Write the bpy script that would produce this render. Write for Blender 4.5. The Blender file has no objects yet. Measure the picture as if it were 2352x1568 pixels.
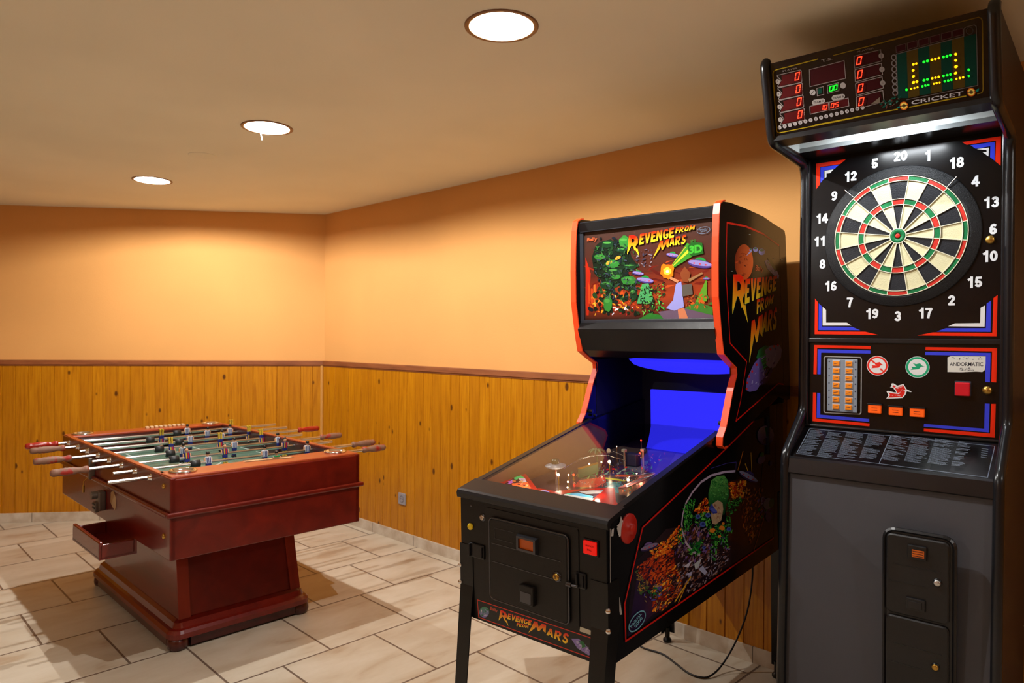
import bpy, bmesh, math, random
from mathutils import Vector, Matrix
from mathutils.geometry import tessellate_polygon
random.seed(7)
PI = math.pi
SC = bpy.context.scene
COL = SC.collection
CEIL = 2.5178
# ---------------------------------------------------------------- camera calibration (measured from the photograph)
CF = 1595.616
CO = Vector((4.97002245, -2.70923893, 1.5))
CR = (Vector((0.70677433, 0.70740181, 0.00726198)), Vector((-0.00957345, -0.00070027, 0.99995393)), Vector((-0.7073743, 0.70681129, -0.00627734)))

def V(*a): return Vector(a)
def px_ray(x, y):
    return CR[0]*((x-1176)/CF) + CR[1]*(-(y-784)/CF) + CR[2]

class Frame:
    """local axes u, v, n at an origin: how a machine stands in the room"""
    def __init__(s, O, U, Vv, N): s.O, s.U, s.V, s.N = Vector(O), Vector(U).normalized(), Vector(Vv).normalized(), Vector(N).normalized()
    def __call__(s, u, v, n=0): return s.O + s.U*u + s.V*v + s.N*n
    def on(s, x, y, axis, val):
        """point of the plane (axis = val) that a measured picture point belongs to, in local coordinates"""
        A = (s.U, s.V, s.N)[axis]; d = px_ray(x, y)
        X = CO + d*((val-(CO-s.O).dot(A))/d.dot(A)) - s.O
        return Vector((X.dot(s.U), X.dot(s.V), X.dot(s.N)))
WORLD = Frame((0,0,0),(1,0,0),(0,1,0),(0,0,1))

# ---------------------------------------------------------------- colours and materials
def lin(c):
    c = c/255.0
    return c/12.92 if c <= .04045 else ((c+.055)/1.055)**2.4
def rgb(r, g, b): return (lin(r), lin(g), lin(b), 1.0)
MATS = {}
def mat(name, col=(128,128,128), rough=.5, metal=0., spec=.5, coat=0., emit=None, es=0., bump=0., bscale=200., trans=0., ior=1.45, alpha=1.):
    if name in MATS: return MATS[name]
    m = bpy.data.materials.new(name); m.use_nodes = True; nt = m.node_tree; b = nt.nodes['Principled BSDF']
    c = rgb(*col)
    b.inputs['Base Color'].default_value = c; b.inputs['Roughness'].default_value = rough; b.inputs['Metallic'].default_value = metal
    b.inputs['Specular IOR Level'].default_value = spec; b.inputs['Coat Weight'].default_value = coat; b.inputs['Coat Roughness'].default_value = .08
    b.inputs['IOR'].default_value = ior; b.inputs['Transmission Weight'].default_value = trans
    if emit: b.inputs['Emission Color'].default_value = rgb(*emit); b.inputs['Emission Strength'].default_value = es
    if bump > 0:
        tc = nt.nodes.new('ShaderNodeTexCoord'); n = nt.nodes.new('ShaderNodeTexNoise'); n.inputs['Scale'].default_value = bscale; n.inputs['Detail'].default_value = 3
        bp = nt.nodes.new('ShaderNodeBump'); bp.inputs['Strength'].default_value = bump; bp.inputs['Distance'].default_value = .002
        nt.links.new(tc.outputs['Object'], n.inputs['Vector']); nt.links.new(n.outputs['Fac'], bp.inputs['Height']); nt.links.new(bp.outputs['Normal'], b.inputs['Normal'])
    MATS[name] = m; return m
def print_mat(name, rough=.35, coat=0., emit=0., spec=.4):
    if name in MATS: return MATS[name]
    m = mat(name, rough=rough, coat=coat, spec=spec); nt = m.node_tree; b = nt.nodes['Principled BSDF']
    a = nt.nodes.new('ShaderNodeVertexColor'); a.layer_name = 'Col'
    nt.links.new(a.outputs['Color'], b.inputs['Base Color'])
    if emit: nt.links.new(a.outputs['Color'], b.inputs['Emission Color']); b.inputs['Emission Strength'].default_value = emit
    return m
def N(nt, t, **k):
    n = nt.nodes.new(t)
    for a, v in k.items():
        if a.startswith('i_'): n.inputs[a[2:].replace('_', ' ')].default_value = v
        else: setattr(n, a, v)
    return n
def math_n(nt, op, a, b=None, c=None):
    n = nt.nodes.new('ShaderNodeMath'); n.operation = op
    for i, x in enumerate((a, b, c)):
        if x is None: continue
        if isinstance(x, (int, float)): n.inputs[i].default_value = x
        else: nt.links.new(x, n.inputs[i])
    return n.outputs[0]
def ramp(nt, fac, stops):
    r = nt.nodes.new('ShaderNodeValToRGB'); e = r.color_ramp.elements
    e[0].position, e[0].color = stops[0][0], stops[0][1]; e[1].position, e[1].color = stops[-1][0], stops[-1][1]
    for p, c in stops[1:-1]:
        k = e.new(p); k.color = c
    nt.links.new(fac, r.inputs['Fac']); return r.outputs['Color']
def mixc(nt, fac, a, b, mode='MIX'):
    m = nt.nodes.new('ShaderNodeMix'); m.data_type = 'RGBA'; m.blend_type = mode
    for s, x in ((m.inputs[0], fac), (m.inputs[6], a), (m.inputs[7], b)):
        if isinstance(x, (int, float, tuple)): s.default_value = x
        else: nt.links.new(x, s)
    return m.outputs[2]

# ---------------------------------------------------------------- mesh builder
class MB:
    def __init__(s): s.v=[]; s.f=[]; s.m=[]; s.sm=[]; s.c=[]; s.cur=0; s.col=None; s.off=0.; s.step=1.5e-5
    def add(s, verts, faces, smooth=False, col=None):
        b = len(s.v); s.v += [Vector(x) for x in verts]
        if col is None: col = s.col
        if callable(col): s.c += [col(i) for i in range(len(verts))]
        else: s.c += [col]*len(verts)
        for i, f in enumerate(faces):
            s.f.append([b+k for k in f]); s.m.append(s.cur); s.sm.append(smooth if isinstance(smooth, bool) else smooth[i])
        return s
    def box(s, F, u0, u1, v0, v1, n0, n1, bev=0., seg=2, col=None):
        bm = bmesh.new(); bmesh.ops.create_cube(bm, size=1)
        for v in bm.verts: v.co = Vector((u0+(v.co.x+.5)*(u1-u0), v0+(v.co.y+.5)*(v1-v0), n0+(v.co.z+.5)*(n1-n0)))
        if bev > 0: bmesh.ops.bevel(bm, geom=bm.edges[:], offset=bev, segments=seg, affect='EDGES', profile=.5)
        bm.verts.index_update()
        s.add([F(*v.co) for v in bm.verts], [[v.index for v in f.verts] for f in bm.faces], col=col, smooth=False); bm.free(); return s
    def ring_faces(s, n, k): return [[i*n+j, i*n+(j+1)%n, (i+1)*n+(j+1)%n, (i+1)*n+j] for i in range(k-1) for j in range(n)]
    def lathe(s, o, axis, prof, seg=24, col=None, caps=True, smooth=True):
        a = Vector(axis).normalized(); t = a.orthogonal().normalized(); w = a.cross(t); o = Vector(o)
        R = [[o + a*h + (t*math.cos(2*PI*j/seg)+w*math.sin(2*PI*j/seg))*r for j in range(seg)] for r, h in prof]
        s.add([x for r in R for x in r], s.ring_faces(seg, len(prof)), smooth=smooth, col=col)
        if caps:
            if prof[0][0] > 1e-6: s.add(R[0], [list(range(seg))[::-1]], col=col)
            if prof[-1][0] > 1e-6: s.add(R[-1], [list(range(seg))], col=col)
        return s
    def cyl(s, p0, p1, r0, r1=None, seg=16, col=None, caps=True):
        p0, p1 = Vector(p0), Vector(p1); return s.lathe(p0, p1-p0, [(r0, 0), (r0 if r1 is None else r1, (p1-p0).length)], seg, col, caps)
    def sphere(s, c, r, seg=16, rings=10, sc=(1,1,1), F=WORLD, col=None):
        c = Vector(c); P = []
        for i in range(rings+1):
            th = PI*i/rings
            for j in range(seg):
                ph = 2*PI*j/seg
                P.append(c + F.U*(r*sc[0]*math.sin(th)*math.cos(ph)) + F.V*(r*sc[1]*math.sin(th)*math.sin(ph)) + F.N*(r*sc[2]*math.cos(th)))
        return s.add(P, s.ring_faces(seg, rings+1), smooth=True, col=col)
    def tube(s, pts, r, seg=10, col=None):
        pts = [Vector(p) for p in pts]; R = []; t0 = None
        for i, p in enumerate(pts):
            d = (pts[min(i+1, len(pts)-1)]-pts[max(i-1, 0)]).normalized()
            if t0 is None: t0 = d.orthogonal().normalized()
            t0 = (t0 - d*t0.dot(d)).normalized(); w = d.cross(t0); rr = r[i] if isinstance(r, (list, tuple)) else r
            R += [p + (t0*math.cos(2*PI*j/seg)+w*math.sin(2*PI*j/seg))*rr for j in range(seg)]
        s.add(R, s.ring_faces(seg, len(pts)), smooth=True, col=col)
        s.add(R[:seg], [list(range(seg))[::-1]], col=col); s.add(R[-seg:], [list(range(seg))], col=col); return s
    def prism(s, F, axis, poly, d0, d1, col=None):
        """extrude a 2D outline (the two other axes) from d0 to d1 along an axis"""
        def P(a, b, d): return F(d, a, b) if axis == 0 else (F(a, d, b) if axis == 1 else F(a, b, d))
        n = len(poly); tri = [list(range(n))]
        A = [P(a, b, d0) for a, b in poly]; B = [P(a, b, d1) for a, b in poly]
        s.add(A, [list(t) for t in tri], col=col); s.add(B, [list(t)[::-1] for t in tri], col=col)
        for i in range(n):
            j = (i+1) % n; s.add([A[i], A[j], B[j], B[i]], [[0,1,2,3]], col=col)
        return s
    def loft(s, loops, col=None, smooth=False, caps=True):
        n = len(loops[0]); s.add([p for l in loops for p in l], s.ring_faces(n, len(loops)), smooth=smooth, col=col)
        if caps: s.add(loops[0], [list(range(n))[::-1]], col=col); s.add(loops[-1], [list(range(n))], col=col)
        return s
    def flat(s, loops, nrm, col):
        """a thin printed patch: outline + holes, each layer lies a hair above the one before"""
        s.off += s.step; L = [[Vector(p) for p in l] for l in loops]; fl = [p for l in L for p in l]
        o = fl[0]; t = None
        for p in fl[1:]:
            if (p-o).length > 1e-5: t = (p-o).normalized(); break
        if t is None: return s
        w = nrm.cross(t); L2 = [[Vector(((p-o).dot(t), (p-o).dot(w), 0)) for p in l] for l in L]
        tri = tessellate_polygon(L2) if len(L) > 1 else [list(range(len(fl)))]
        s.add([p + nrm*(.0004+s.off) for p in fl], [list(x) for x in tri], col=col); return s

class Thing: pass
ROOT = {}
def finish(o, name, label=None, cat=None, group=None, kind=None):
    if label: o['label'] = label
    if cat: o['category'] = cat
    if group: o['group'] = group
    if kind: o['kind'] = kind
def thing(name, label, cat, loc, rz=0., group=None, kind=None):
    o = bpy.data.objects.new(name, None); COL.objects.link(o); o.empty_display_size = .1
    M = Matrix.Translation(Vector(loc)) @ Matrix.Rotation(rz, 4, 'Z'); o.matrix_world = M; ROOT[o.name] = M
    finish(o, name, label, cat, group, kind); return o
def part(name, mb, mats, parent=None, label=None, cat=None, group=None, kind=None, bevel=0., base=None):
    if parent is not None: M = ROOT[parent.name]
    else: M = Matrix.Translation(Vector(base)) if base is not None else Matrix.Identity(4)
    Mi = M.inverted(); me = bpy.data.meshes.new(name)
    me.from_pydata([Mi @ v for v in mb.v], [], mb.f)
    for p, k, sm in zip(me.polygons, mb.m, mb.sm): p.material_index = k; p.use_smooth = sm
    if any(c is not None for c in mb.c):
        at = me.color_attributes.new('Col', 'FLOAT_COLOR', 'POINT')
        for i, c in enumerate(mb.c): at.data[i].color = c if c is not None else (.5,.5,.5,1)
    for m in (mats if isinstance(mats, (list, tuple)) else [mats]): me.materials.append(m)
    o = bpy.data.objects.new(name, me); COL.objects.link(o)
    if parent is not None: o.parent = parent; ROOT[o.name] = M
    else: o.matrix_world = M; ROOT[o.name] = M
    bm = bmesh.new(); bm.from_mesh(me); bmesh.ops.remove_doubles(bm, verts=bm.verts, dist=1e-7) if False else None
    bm.free()
    if bevel: 
        b = o.modifiers.new('bevel', 'BEVEL'); b.width = bevel; b.segments = 2; b.limit_method = 'ANGLE'
    finish(o, name, label, cat, group, kind); return o

# ---------------------------------------------------------------- lettering
TXT = {}
def text_tris(st, bold=.02):
    k = (st, bold)
    if k in TXT: return TXT[k]
    cu = bpy.data.curves.new('t', 'FONT'); cu.body = st; cu.size = 1; cu.offset = bold; cu.resolution_u = 3
    o = bpy.data.objects.new('t', cu); COL.objects.link(o); dg = bpy.context.evaluated_depsgraph_get(); dg.update()
    me = o.evaluated_get(dg).to_mesh(); vs = [(v.co.x, v.co.y) for v in me.vertices]; fs = [list(p.vertices) for p in me.polygons]
    o.evaluated_get(dg).to_mesh_clear(); bpy.data.objects.remove(o); bpy.data.curves.remove(cu)
    x0 = min(a for a, b in vs); x1 = max(a for a, b in vs); y0 = min(b for a, b in vs); y1 = max(b for a, b in vs)
    r = ([((a-x0)/(x1-x0), (b-y0)/(y1-y0)) for a, b in vs], fs, (x1-x0)/(y1-y0)); TXT[k] = r; return r
def quad_map(q):
    BL, BR, TR, TL = q
    return lambda s, t: (BL*(1-s)+BR*s)*(1-t) + (TL*(1-s)+TR*s)*t
def text_quad(mb, st, q, nrm, col, bold=.02):
    vs, fs, _ = text_tris(st, bold); Q = quad_map([Vector(p) for p in q]); mb.off += mb.step
    c = col if not isinstance(col, list) else (lambda i: tuple(col[0][k]*(1-vs[i][1])+col[1][k]*vs[i][1] for k in range(4)))
    mb.add([Q(a, b)+nrm*(.0004+mb.off) for a, b in vs], fs, col=c)
def text_at(mb, st, c, right, up, h, nrm, col, bold=.02, sx=1.):
    _, _, asp = text_tris(st, bold); w = h*asp*sx; c = Vector(c)
    text_quad(mb, st, [c-right*w/2-up*h/2, c+right*w/2-up*h/2, c+right*w/2+up*h/2, c-right*w/2+up*h/2], nrm, col, bold)
# hand drawn slanted comic letters of the title
GL = {
'R': [[(0,0),(.02,1),(.5,1),(.72,.88),(.76,.68),(.66,.5),(.5,.42),(.85,0),(.55,0),(.3,.36),(.26,.36),(.26,0)], [(.26,.8),(.44,.8),(.5,.68),(.44,.56),(.26,.56)]],
'E': [[(0,0),(0,1),(.65,1),(.62,.78),(.27,.78),(.27,.62),(.55,.62),(.53,.42),(.27,.42),(.27,.22),(.65,.24),(.65,0)]],
'V': [[(0,1),(.28,1),(.4,.4),(.52,1),(.8,1),(.5,0),(.28,0)]],
'N': [[(0,0),(0,1),(.26,1),(.54,.45),(.54,1),(.78,1),(.78,0),(.54,0),(.25,.55),(.25,0)]],
'G': [[(.74,.78),(.6,.98),(.3,1),(.06,.8),(0,.5),(.06,.2),(.3,0),(.6,.02),(.76,.2),(.76,.5),(.42,.5),(.42,.34),(.54,.34),(.52,.24),(.36,.2),(.26,.34),(.25,.62),(.34,.8),(.48,.8),(.54,.7)]],
'F': [[(0,0),(0,1),(.62,1),(.6,.78),(.26,.78),(.26,.6),(.52,.6),(.5,.4),(.26,.4),(.26,0)]],
'O': [[(.3,0),(.06,.2),(0,.5),(.08,.82),(.32,1),(.54,1),(.76,.8),(.8,.5),(.74,.2),(.52,0)], [(.36,.2),(.26,.5),(.36,.78),(.5,.78),(.55,.5),(.5,.22)]],
'M': [[(0,0),(.04,1),(.3,1),(.48,.5),(.66,1),(.92,1),(.96,0),(.7,0),(.68,.55),(.52,.1),(.42,.1),(.28,.55),(.26,0)]],
'A': [[(0,0),(.28,1),(.56,1),(.82,0),(.56,0),(.52,.2),(.3,.2),(.25,0)], [(.35,.4),(.42,.72),(.48,.4)]],
'S': [[(.66,.8),(.5,1),(.22,1),(.02,.8),(.04,.58),(.22,.46),(.42,.38),(.42,.24),(.3,.2),(.2,.3),(0,.22),(.16,0),(.46,0),(.66,.18),(.66,.4),(.5,.54),(.28,.64),(.26,.76),(.36,.8),(.46,.72)]],
'1': [[(0,.18),(.04,1),(.52,1),(.82,.94),(.96,.8),(.94,.62),(.74,.5),(.7,.44),(.8,.34),(.9,.36),(1.0,0),(.72,.26),(.68,.3),(.62,.26),(.5,.44),(.42,.5),(.34,.5),(.22,.36),(.18,.3),(.02,.04)], [(.34,.84),(.5,.84),(.62,.76),(.56,.66),(.34,.62)]],
'2': [[(0,0),(.12,1),(.36,1),(.52,.62),(.68,1),(1,1),(1,.26),(.84,.42),(.78,.66),(.6,.3),(.52,.3),(.34,.62),(.26,.4)]],
}
RED, ORG, YEL = rgb(235,25,8), rgb(250,120,10), rgb(255,215,40)
def glyph_quad(mb, ch, q, nrm, top=RED, bot=YEL, edge=None):
    Q = quad_map([Vector(p) for p in q]); L = GL[ch]; w = max(a for a, b in L[0])
    x0 = min(a for a, b in L[0]); y0 = min(b for a, b in L[0])
    if edge:
        ev = (Vector(q[0])-Vector(q[1])).normalized()*-.0016 + (Vector(q[0])-Vector(q[3])).normalized()*.0016
        mb.flat([[Q((a-x0)/(w-x0), b)+ev for a, b in l] for l in L], nrm, edge)
    pts = [p for l in L for p in l]
    def cf(i):
        t = pts[i][1]; t = max(0, min(1, (t-.1)/.75)); return tuple(bot[k]*(1-t)+top[k]*t for k in range(4))
    mb.flat([[Q((a-x0)/(w-x0), b) for a, b in l] for l in L], nrm, cf)
def word_quad(mb, word, q, nrm, **k):
    Q = quad_map([Vector(p) for p in q]); n = len(word); ws = [max(a for a, b in GL[c][0]) for c in word]; tot = sum(ws)+.1*(n-1); x = 0
    for c, w in zip(word, ws):
        a, b = x/tot, (x+w)/tot; glyph_quad(mb, c, [Q(a,0), Q(b,0), Q(b,1), Q(a,1)], nrm, **k); x += w+.1
def arc(cx, cy, rx, ry, a0, a1, n=12): return [(cx+rx*math.cos(math.radians(a0+(a1-a0)*i/n)), cy+ry*math.sin(math.radians(a0+(a1-a0)*i/n))) for i in range(n+1)]
DIG = {'0': [arc(.29,.5,.19,.40,0,360,20)], '1': [[(.38,0),(.38,1)],[(.38,.86),(.14,.74)]], '2': [arc(.29,.70,.18,.20,165,-35)+[(.12,.12),(.12,.1),(.5,.1)]],
'3': [arc(.28,.70,.17,.20,150,-90), arc(.28,.29,.19,.20,90,-150)], '4': [[(.40,0),(.40,.95)],[(.37,.92),(.07,.34),(.07,.29),(.56,.29)]], '5': [[(.50,.91),(.17,.91),(.13,.50)]+arc(.29,.32,.19,.21,135,-150)],
'6': [arc(.29,.30,.18,.20,0,360,18), [(.11,.3),(.12,.60),(.22,.84),(.34,.90),(.46,.82)]], '7': [[(.06,.91),(.50,.91),(.33,.5),(.25,0)]], '8': [arc(.29,.71,.16,.18,0,360,18), arc(.29,.29,.19,.20,0,360,18)], '9': [arc(.29,.70,.18,.20,0,360,18), [(.47,.7),(.46,.40),(.36,.16),(.24,.10),(.12,.18)]]}
def bold_number(mb, st, c, right, up_, h, nrm, col):
    W_ = .66*h*len(st)
    for i, ch in enumerate(st):
        o = c - right*(W_/2) + right*(.66*h*i+.04*h) - up_*(h/2)
        for pl_ in DIG[ch]: frame_line(mb, [o+right*(a*h*1.05)+up_*(b*h) for a, b in pl_], .225*h, nrm, col, False)
SEG7 = {'0':'abcdef','1':'bc','5':'acdfg'}
def seg7(mb, ch, q, nrm, col):
    Q = quad_map([Vector(p) for p in q]); th, tv = .12, .2
    S = {'a':(.1,.9,1-th,1),'g':(.15,.85,.5-th/2,.5+th/2),'d':(.1,.9,0,th),'f':(0,tv,.54,.97),'b':(1-tv,1,.54,.97),'e':(0,tv,.03,.46),'c':(1-tv,1,.03,.46)}
    for k in SEG7[ch]:
        a, b, c, d = S[k]; mb.flat([[Q(a,c),Q(b,c),Q(b,d),Q(a,d)]], nrm, col)
def circle_pts(c, r, right, up, n=28, r2=None): return [Vector(c)+right*(r*math.cos(2*PI*i/n))+up*((r2 or r)*math.sin(2*PI*i/n)) for i in range(n)]
def frame_line(mb, pts, w, nrm, col, closed=True):
    """printed line of width w along points lying on a plane"""
    P = [Vector(p) for p in pts]; n = len(P)
    for i in range(n if closed else n-1):
        a, b = P[i], P[(i+1) % n]; d = b-a
        if d.length < 1e-5: continue
        s = nrm.cross(d.normalized())*w/2; e = d.normalized()*w*.3
        mb.add([x+nrm*(.0005+mb.off+i*3e-6) for x in (a-s-e, b-s+e, b+s+e, a+s-e)], [[0,1,2,3]], col=col)
    mb.off += mb.step

# ================================================================= THE ROOM
C0 = V(-.277, .3056, 0)
WB = .01937                                    # the right wall runs along y = .311 + .01937 x
def wy(x): return .31095 + WB*x
WR = Frame(C0, (1, WB, 0), (WB, -1, 0), (0,0,1))            # u along the right wall, v into the room
gam = math.radians(232.683)
WL = Frame(C0, (math.cos(gam), math.sin(gam), 0), (-math.sin(gam), math.cos(gam), 0), (0,0,1))
if (Vector((3,-2,0))-C0).dot(WL.V) < 0: WL.V = -WL.V
LR, LL = 8.2, 4.6
pR = WR(LR, 0, 0); pL = WL(LL, 0, 0); pB = V(pR.x, -6.2, 0); pC = V(pL.x, -6.2, 0)

# -- plaster
def plaster(name, col, bump=.25, sc=90, rough=.75):
    m = mat(name, col, rough=rough, spec=.3); nt = m.node_tree; b = nt.nodes['Principled BSDF']
    tc = N(nt, 'ShaderNodeTexCoord'); n1 = N(nt, 'ShaderNodeTexNoise', i_Scale=sc, i_Detail=4.0); n2 = N(nt, 'ShaderNodeTexNoise', i_Scale=1.3, i_Detail=2.0)
    for n in (n1, n2): nt.links.new(tc.outputs['Object'], n.inputs['Vector'])
    c = rgb(*col); c2 = tuple(x*.93 for x in c[:3])+(1,)
    nt.links.new(ramp(nt, n2.outputs['Fac'], [(.35, c2), (.65, c)]), b.inputs['Base Color'])
    bp = N(nt, 'ShaderNodeBump', i_Strength=bump, i_Distance=.002); nt.links.new(n1.outputs['Fac'], bp.inputs['Height']); nt.links.new(bp.outputs['Normal'], b.inputs['Normal'])
    return m
M_ORANGE = plaster('orange_wall_paint', (228,167,97))
M_CEIL = plaster('cream_ceiling_paint', (243,240,222), bump=.15)

# -- knotty pine boards
def pine():
    m = mat('varnished_pine', (190,120,30), rough=.36, spec=.4, coat=.1); nt = m.node_tree; b = nt.nodes['Principled BSDF']
    b.inputs['Coat Roughness'].default_value = .25
    tc = N(nt, 'ShaderNodeTexCoord'); sx = N(nt, 'ShaderNodeSeparateXYZ'); nt.links.new(tc.outputs['Object'], sx.inputs[0])
    bx = math_n(nt, 'FLOOR', math_n(nt, 'DIVIDE', sx.outputs['X'], .0955))
    wn = N(nt, 'ShaderNodeTexWhiteNoise', noise_dimensions='1D'); nt.links.new(bx, wn.inputs['W'])
    off = math_n(nt, 'MULTIPLY', wn.outputs['Value'], 31.)
    cb = N(nt, 'ShaderNodeCombineXYZ'); nt.links.new(math_n(nt, 'ADD', sx.outputs['X'], off), cb.inputs['X']); nt.links.new(math_n(nt, 'MULTIPLY', sx.outputs['Z'], .06), cb.inputs['Z'])
    g = N(nt, 'ShaderNodeTexNoise', i_Scale=60.0, i_Detail=5.0, i_Roughness=.6, i_Distortion=.4); nt.links.new(cb.outputs[0], g.inputs['Vector'])
    cb2 = N(nt, 'ShaderNodeCombineXYZ'); nt.links.new(math_n(nt, 'ADD', sx.outputs['X'], off), cb2.inputs['X']); nt.links.new(math_n(nt, 'MULTIPLY', sx.outputs['Z'], .55), cb2.inputs['Z'])
    vo = N(nt, 'ShaderNodeTexVoronoi', i_Scale=10.5, i_Randomness=1.0); nt.links.new(cb2.outputs[0], vo.inputs['Vector'])
    vc = N(nt, 'ShaderNodeSeparateColor'); nt.links.new(vo.outputs['Color'], vc.inputs[0])
    size = math_n(nt, 'MULTIPLY', vc.outputs[0], .11)
    kn = math_n(nt, 'SUBTRACT', 1.0, math_n(nt, 'MULTIPLY', math_n(nt, 'SUBTRACT', vo.outputs['Distance'], size), 16.)); 
    kn = math_n(nt, 'MULTIPLY', math_n(nt, 'MINIMUM', math_n(nt, 'MAXIMUM', kn, 0.), 1.), math_n(nt, 'GREATER_THAN', vc.outputs[0], .3))
    base = ramp(nt, g.outputs['Fac'], [(.3, rgb(160,94,3)), (.5, rgb(188,120,7)), (.7, rgb(202,136,16))])
    tone = mixc(nt, math_n(nt, 'MULTIPLY', wn.outputs['Value'], .4), base, rgb(160,96,8))
    n3 = N(nt, 'ShaderNodeTexNoise', i_Scale=2.5, i_Detail=2.0); nt.links.new(tc.outputs['Object'], n3.inputs['Vector'])
    c = mixc(nt, math_n(nt, 'MULTIPLY', kn, .9), tone, rgb(70,28,6))
    nt.links.new(c, b.inputs['Base Color'])
    bp = N(nt, 'ShaderNodeBump', i_Strength=.08, i_Distance=.001); nt.links.new(g.outputs['Fac'], bp.inputs['Height']); nt.links.new(bp.outputs['Normal'], b.inputs['Normal'])
    return m
M_PINE = pine()
def wood(name, c1, c2, rough=.3, coat=.3, sc=14., axis='X'):
    m = mat(name, c1, rough=rough, coat=coat); nt = m.node_tree; b = nt.nodes['Principled BSDF']
    tc = N(nt, 'ShaderNodeTexCoord'); mp = N(nt, 'ShaderNodeMapping'); nt.links.new(tc.outputs['Object'], mp.inputs[0])
    mp.inputs['Scale'].default_value = {'X': (.12,1,1), 'Y': (1,.12,1), 'Z': (1,1,.12)}[axis]
    g = N(nt, 'ShaderNodeTexNoise', i_Scale=sc, i_Detail=5.0, i_Distortion=.6); nt.links.new(mp.outputs[0], g.inputs['Vector'])
    nt.links.new(ramp(nt, g.outputs['Fac'], [(.3, rgb(*c2)), (.7, rgb(*c1))]), b.inputs['Base Color'])
    return m
M_RAIL = wood('brown_rail_wood', (150,86,44), (118,62,28), rough=.6, coat=0, sc=40)

# -- floor tiles in running bond, rows along y
def tiles():
    m = mat('beige_floor_tile', (205,190,168), rough=.38, spec=.5); nt = m.node_tree; b = nt.nodes['Principled BSDF']
    tc = N(nt, 'ShaderNodeTexCoord'); sx = N(nt, 'ShaderNodeSeparateXYZ'); nt.links.new(tc.outputs['Object'], sx.inputs[0])
    W, L = .50462, .48589
    xr = math_n(nt, 'DIVIDE', sx.outputs['X'], W); row = math_n(nt, 'FLOOR', xr)
    odd = math_n(nt, 'SUBTRACT', 1., math_n(nt, 'FLOORED_MODULO', row, 2.))
    yr = math_n(nt, 'DIVIDE', math_n(nt, 'SUBTRACT', sx.outputs['Y'], math_n(nt, 'MULTIPLY', odd, L/2)), L); colm = math_n(nt, 'FLOOR', yr)
    fx = math_n(nt, 'SUBTRACT', xr, row); fy = math_n(nt, 'SUBTRACT', yr, colm)
    nz = N(nt, 'ShaderNodeTexNoise', i_Scale=30.0, i_Detail=2.0); nt.links.new(tc.outputs['Object'], nz.inputs['Vector'])
    wob = math_n(nt, 'MULTIPLY', math_n(nt, 'SUBTRACT', nz.outputs['Fac'], .5), .006)
    def edge(f, h): return math_n(nt, 'ADD', math_n(nt, 'MINIMUM', f, math_n(nt, 'SUBTRACT', 1., f)), wob)
    dx = edge(fx, 0); dy = edge(fy, 0); dm = math_n(nt, 'MINIMUM', dx, dy)
    gr = math_n(nt, 'LESS_THAN', dm, .0105)
    cb = N(nt, 'ShaderNodeCombineXYZ'); nt.links.new(row, cb.inputs[0]); nt.links.new(colm, cb.inputs[1])
    wn = N(nt, 'ShaderNodeTexWhiteNoise', noise_dimensions='2D'); nt.links.new(cb.outputs[0], wn.inputs['Vector'])
    ad = N(nt, 'ShaderNodeVectorMath', operation='MULTIPLY_ADD'); nt.links.new(wn.outputs['Color'], ad.inputs[0]); ad.inputs[1].default_value = (17,17,17); nt.links.new(tc.outputs['Object'], ad.inputs[2])
    mp = N(nt, 'ShaderNodeMapping'); mp.inputs['Scale'].default_value = (1, .35, 1); nt.links.new(ad.outputs[0], mp.inputs[0])
    n1 = N(nt, 'ShaderNodeTexNoise', i_Scale=9.0, i_Detail=5.0, i_Distortion=.5); nt.links.new(mp.outputs[0], n1.inputs['Vector'])
    n2 = N(nt, 'ShaderNodeTexNoise', i_Scale=70.0, i_Detail=4.0); nt.links.new(mp.outputs[0], n2.inputs['Vector'])
    c = ramp(nt, n1.outputs['Fac'], [(.3, rgb(176,154,128)), (.40, rgb(194,180,158)), (.55, rgb(203,192,172)), (.75, rgb(210,200,182))])
    c = mixc(nt, math_n(nt, 'MULTIPLY', n2.outputs['Fac'], .35), c, rgb(186,166,140), 'MIX')
    c = mixc(nt, gr, c, rgb(112,94,80)); nt.links.new(c, b.inputs['Base Color'])
    h = math_n(nt, 'ADD', math_n(nt, 'MULTIPLY', math_n(nt, 'MINIMUM', dm, .014), 60.), math_n(nt, 'MULTIPLY', n2.outputs['Fac'], .25))
    bp = N(nt, 'ShaderNodeBump', i_Strength=.35, i_Distance=.003); nt.links.new(h, bp.inputs['Height']); nt.links.new(bp.outputs['Normal'], b.inputs['Normal'])
    return m
M_TILE = tiles()
def stone():
    m = mat('skirting_tile', (196,182,160), rough=.45); nt = m.node_tree; b = nt.nodes['Principled BSDF']
    tc = N(nt, 'ShaderNodeTexCoord'); sx = N(nt, 'ShaderNodeSeparateXYZ'); nt.links.new(tc.outputs['Object'], sx.inputs[0])
    f = math_n(nt, 'FRACT', math_n(nt, 'DIVIDE', math_n(nt, 'ADD', sx.outputs['X'], .27), .505)); g = math_n(nt, 'LESS_THAN', f, .008)
    n1 = N(nt, 'ShaderNodeTexNoise', i_Scale=14.0, i_Detail=4.0); nt.links.new(tc.outputs['Object'], n1.inputs['Vector'])
    c = ramp(nt, n1.outputs['Fac'], [(.3, rgb(184,164,140)), (.7, rgb(212,200,182))])
    nt.links.new(mixc(nt, g, c, rgb(96,80,66)), b.inputs['Base Color']); return m
M_STONE = stone()

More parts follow.
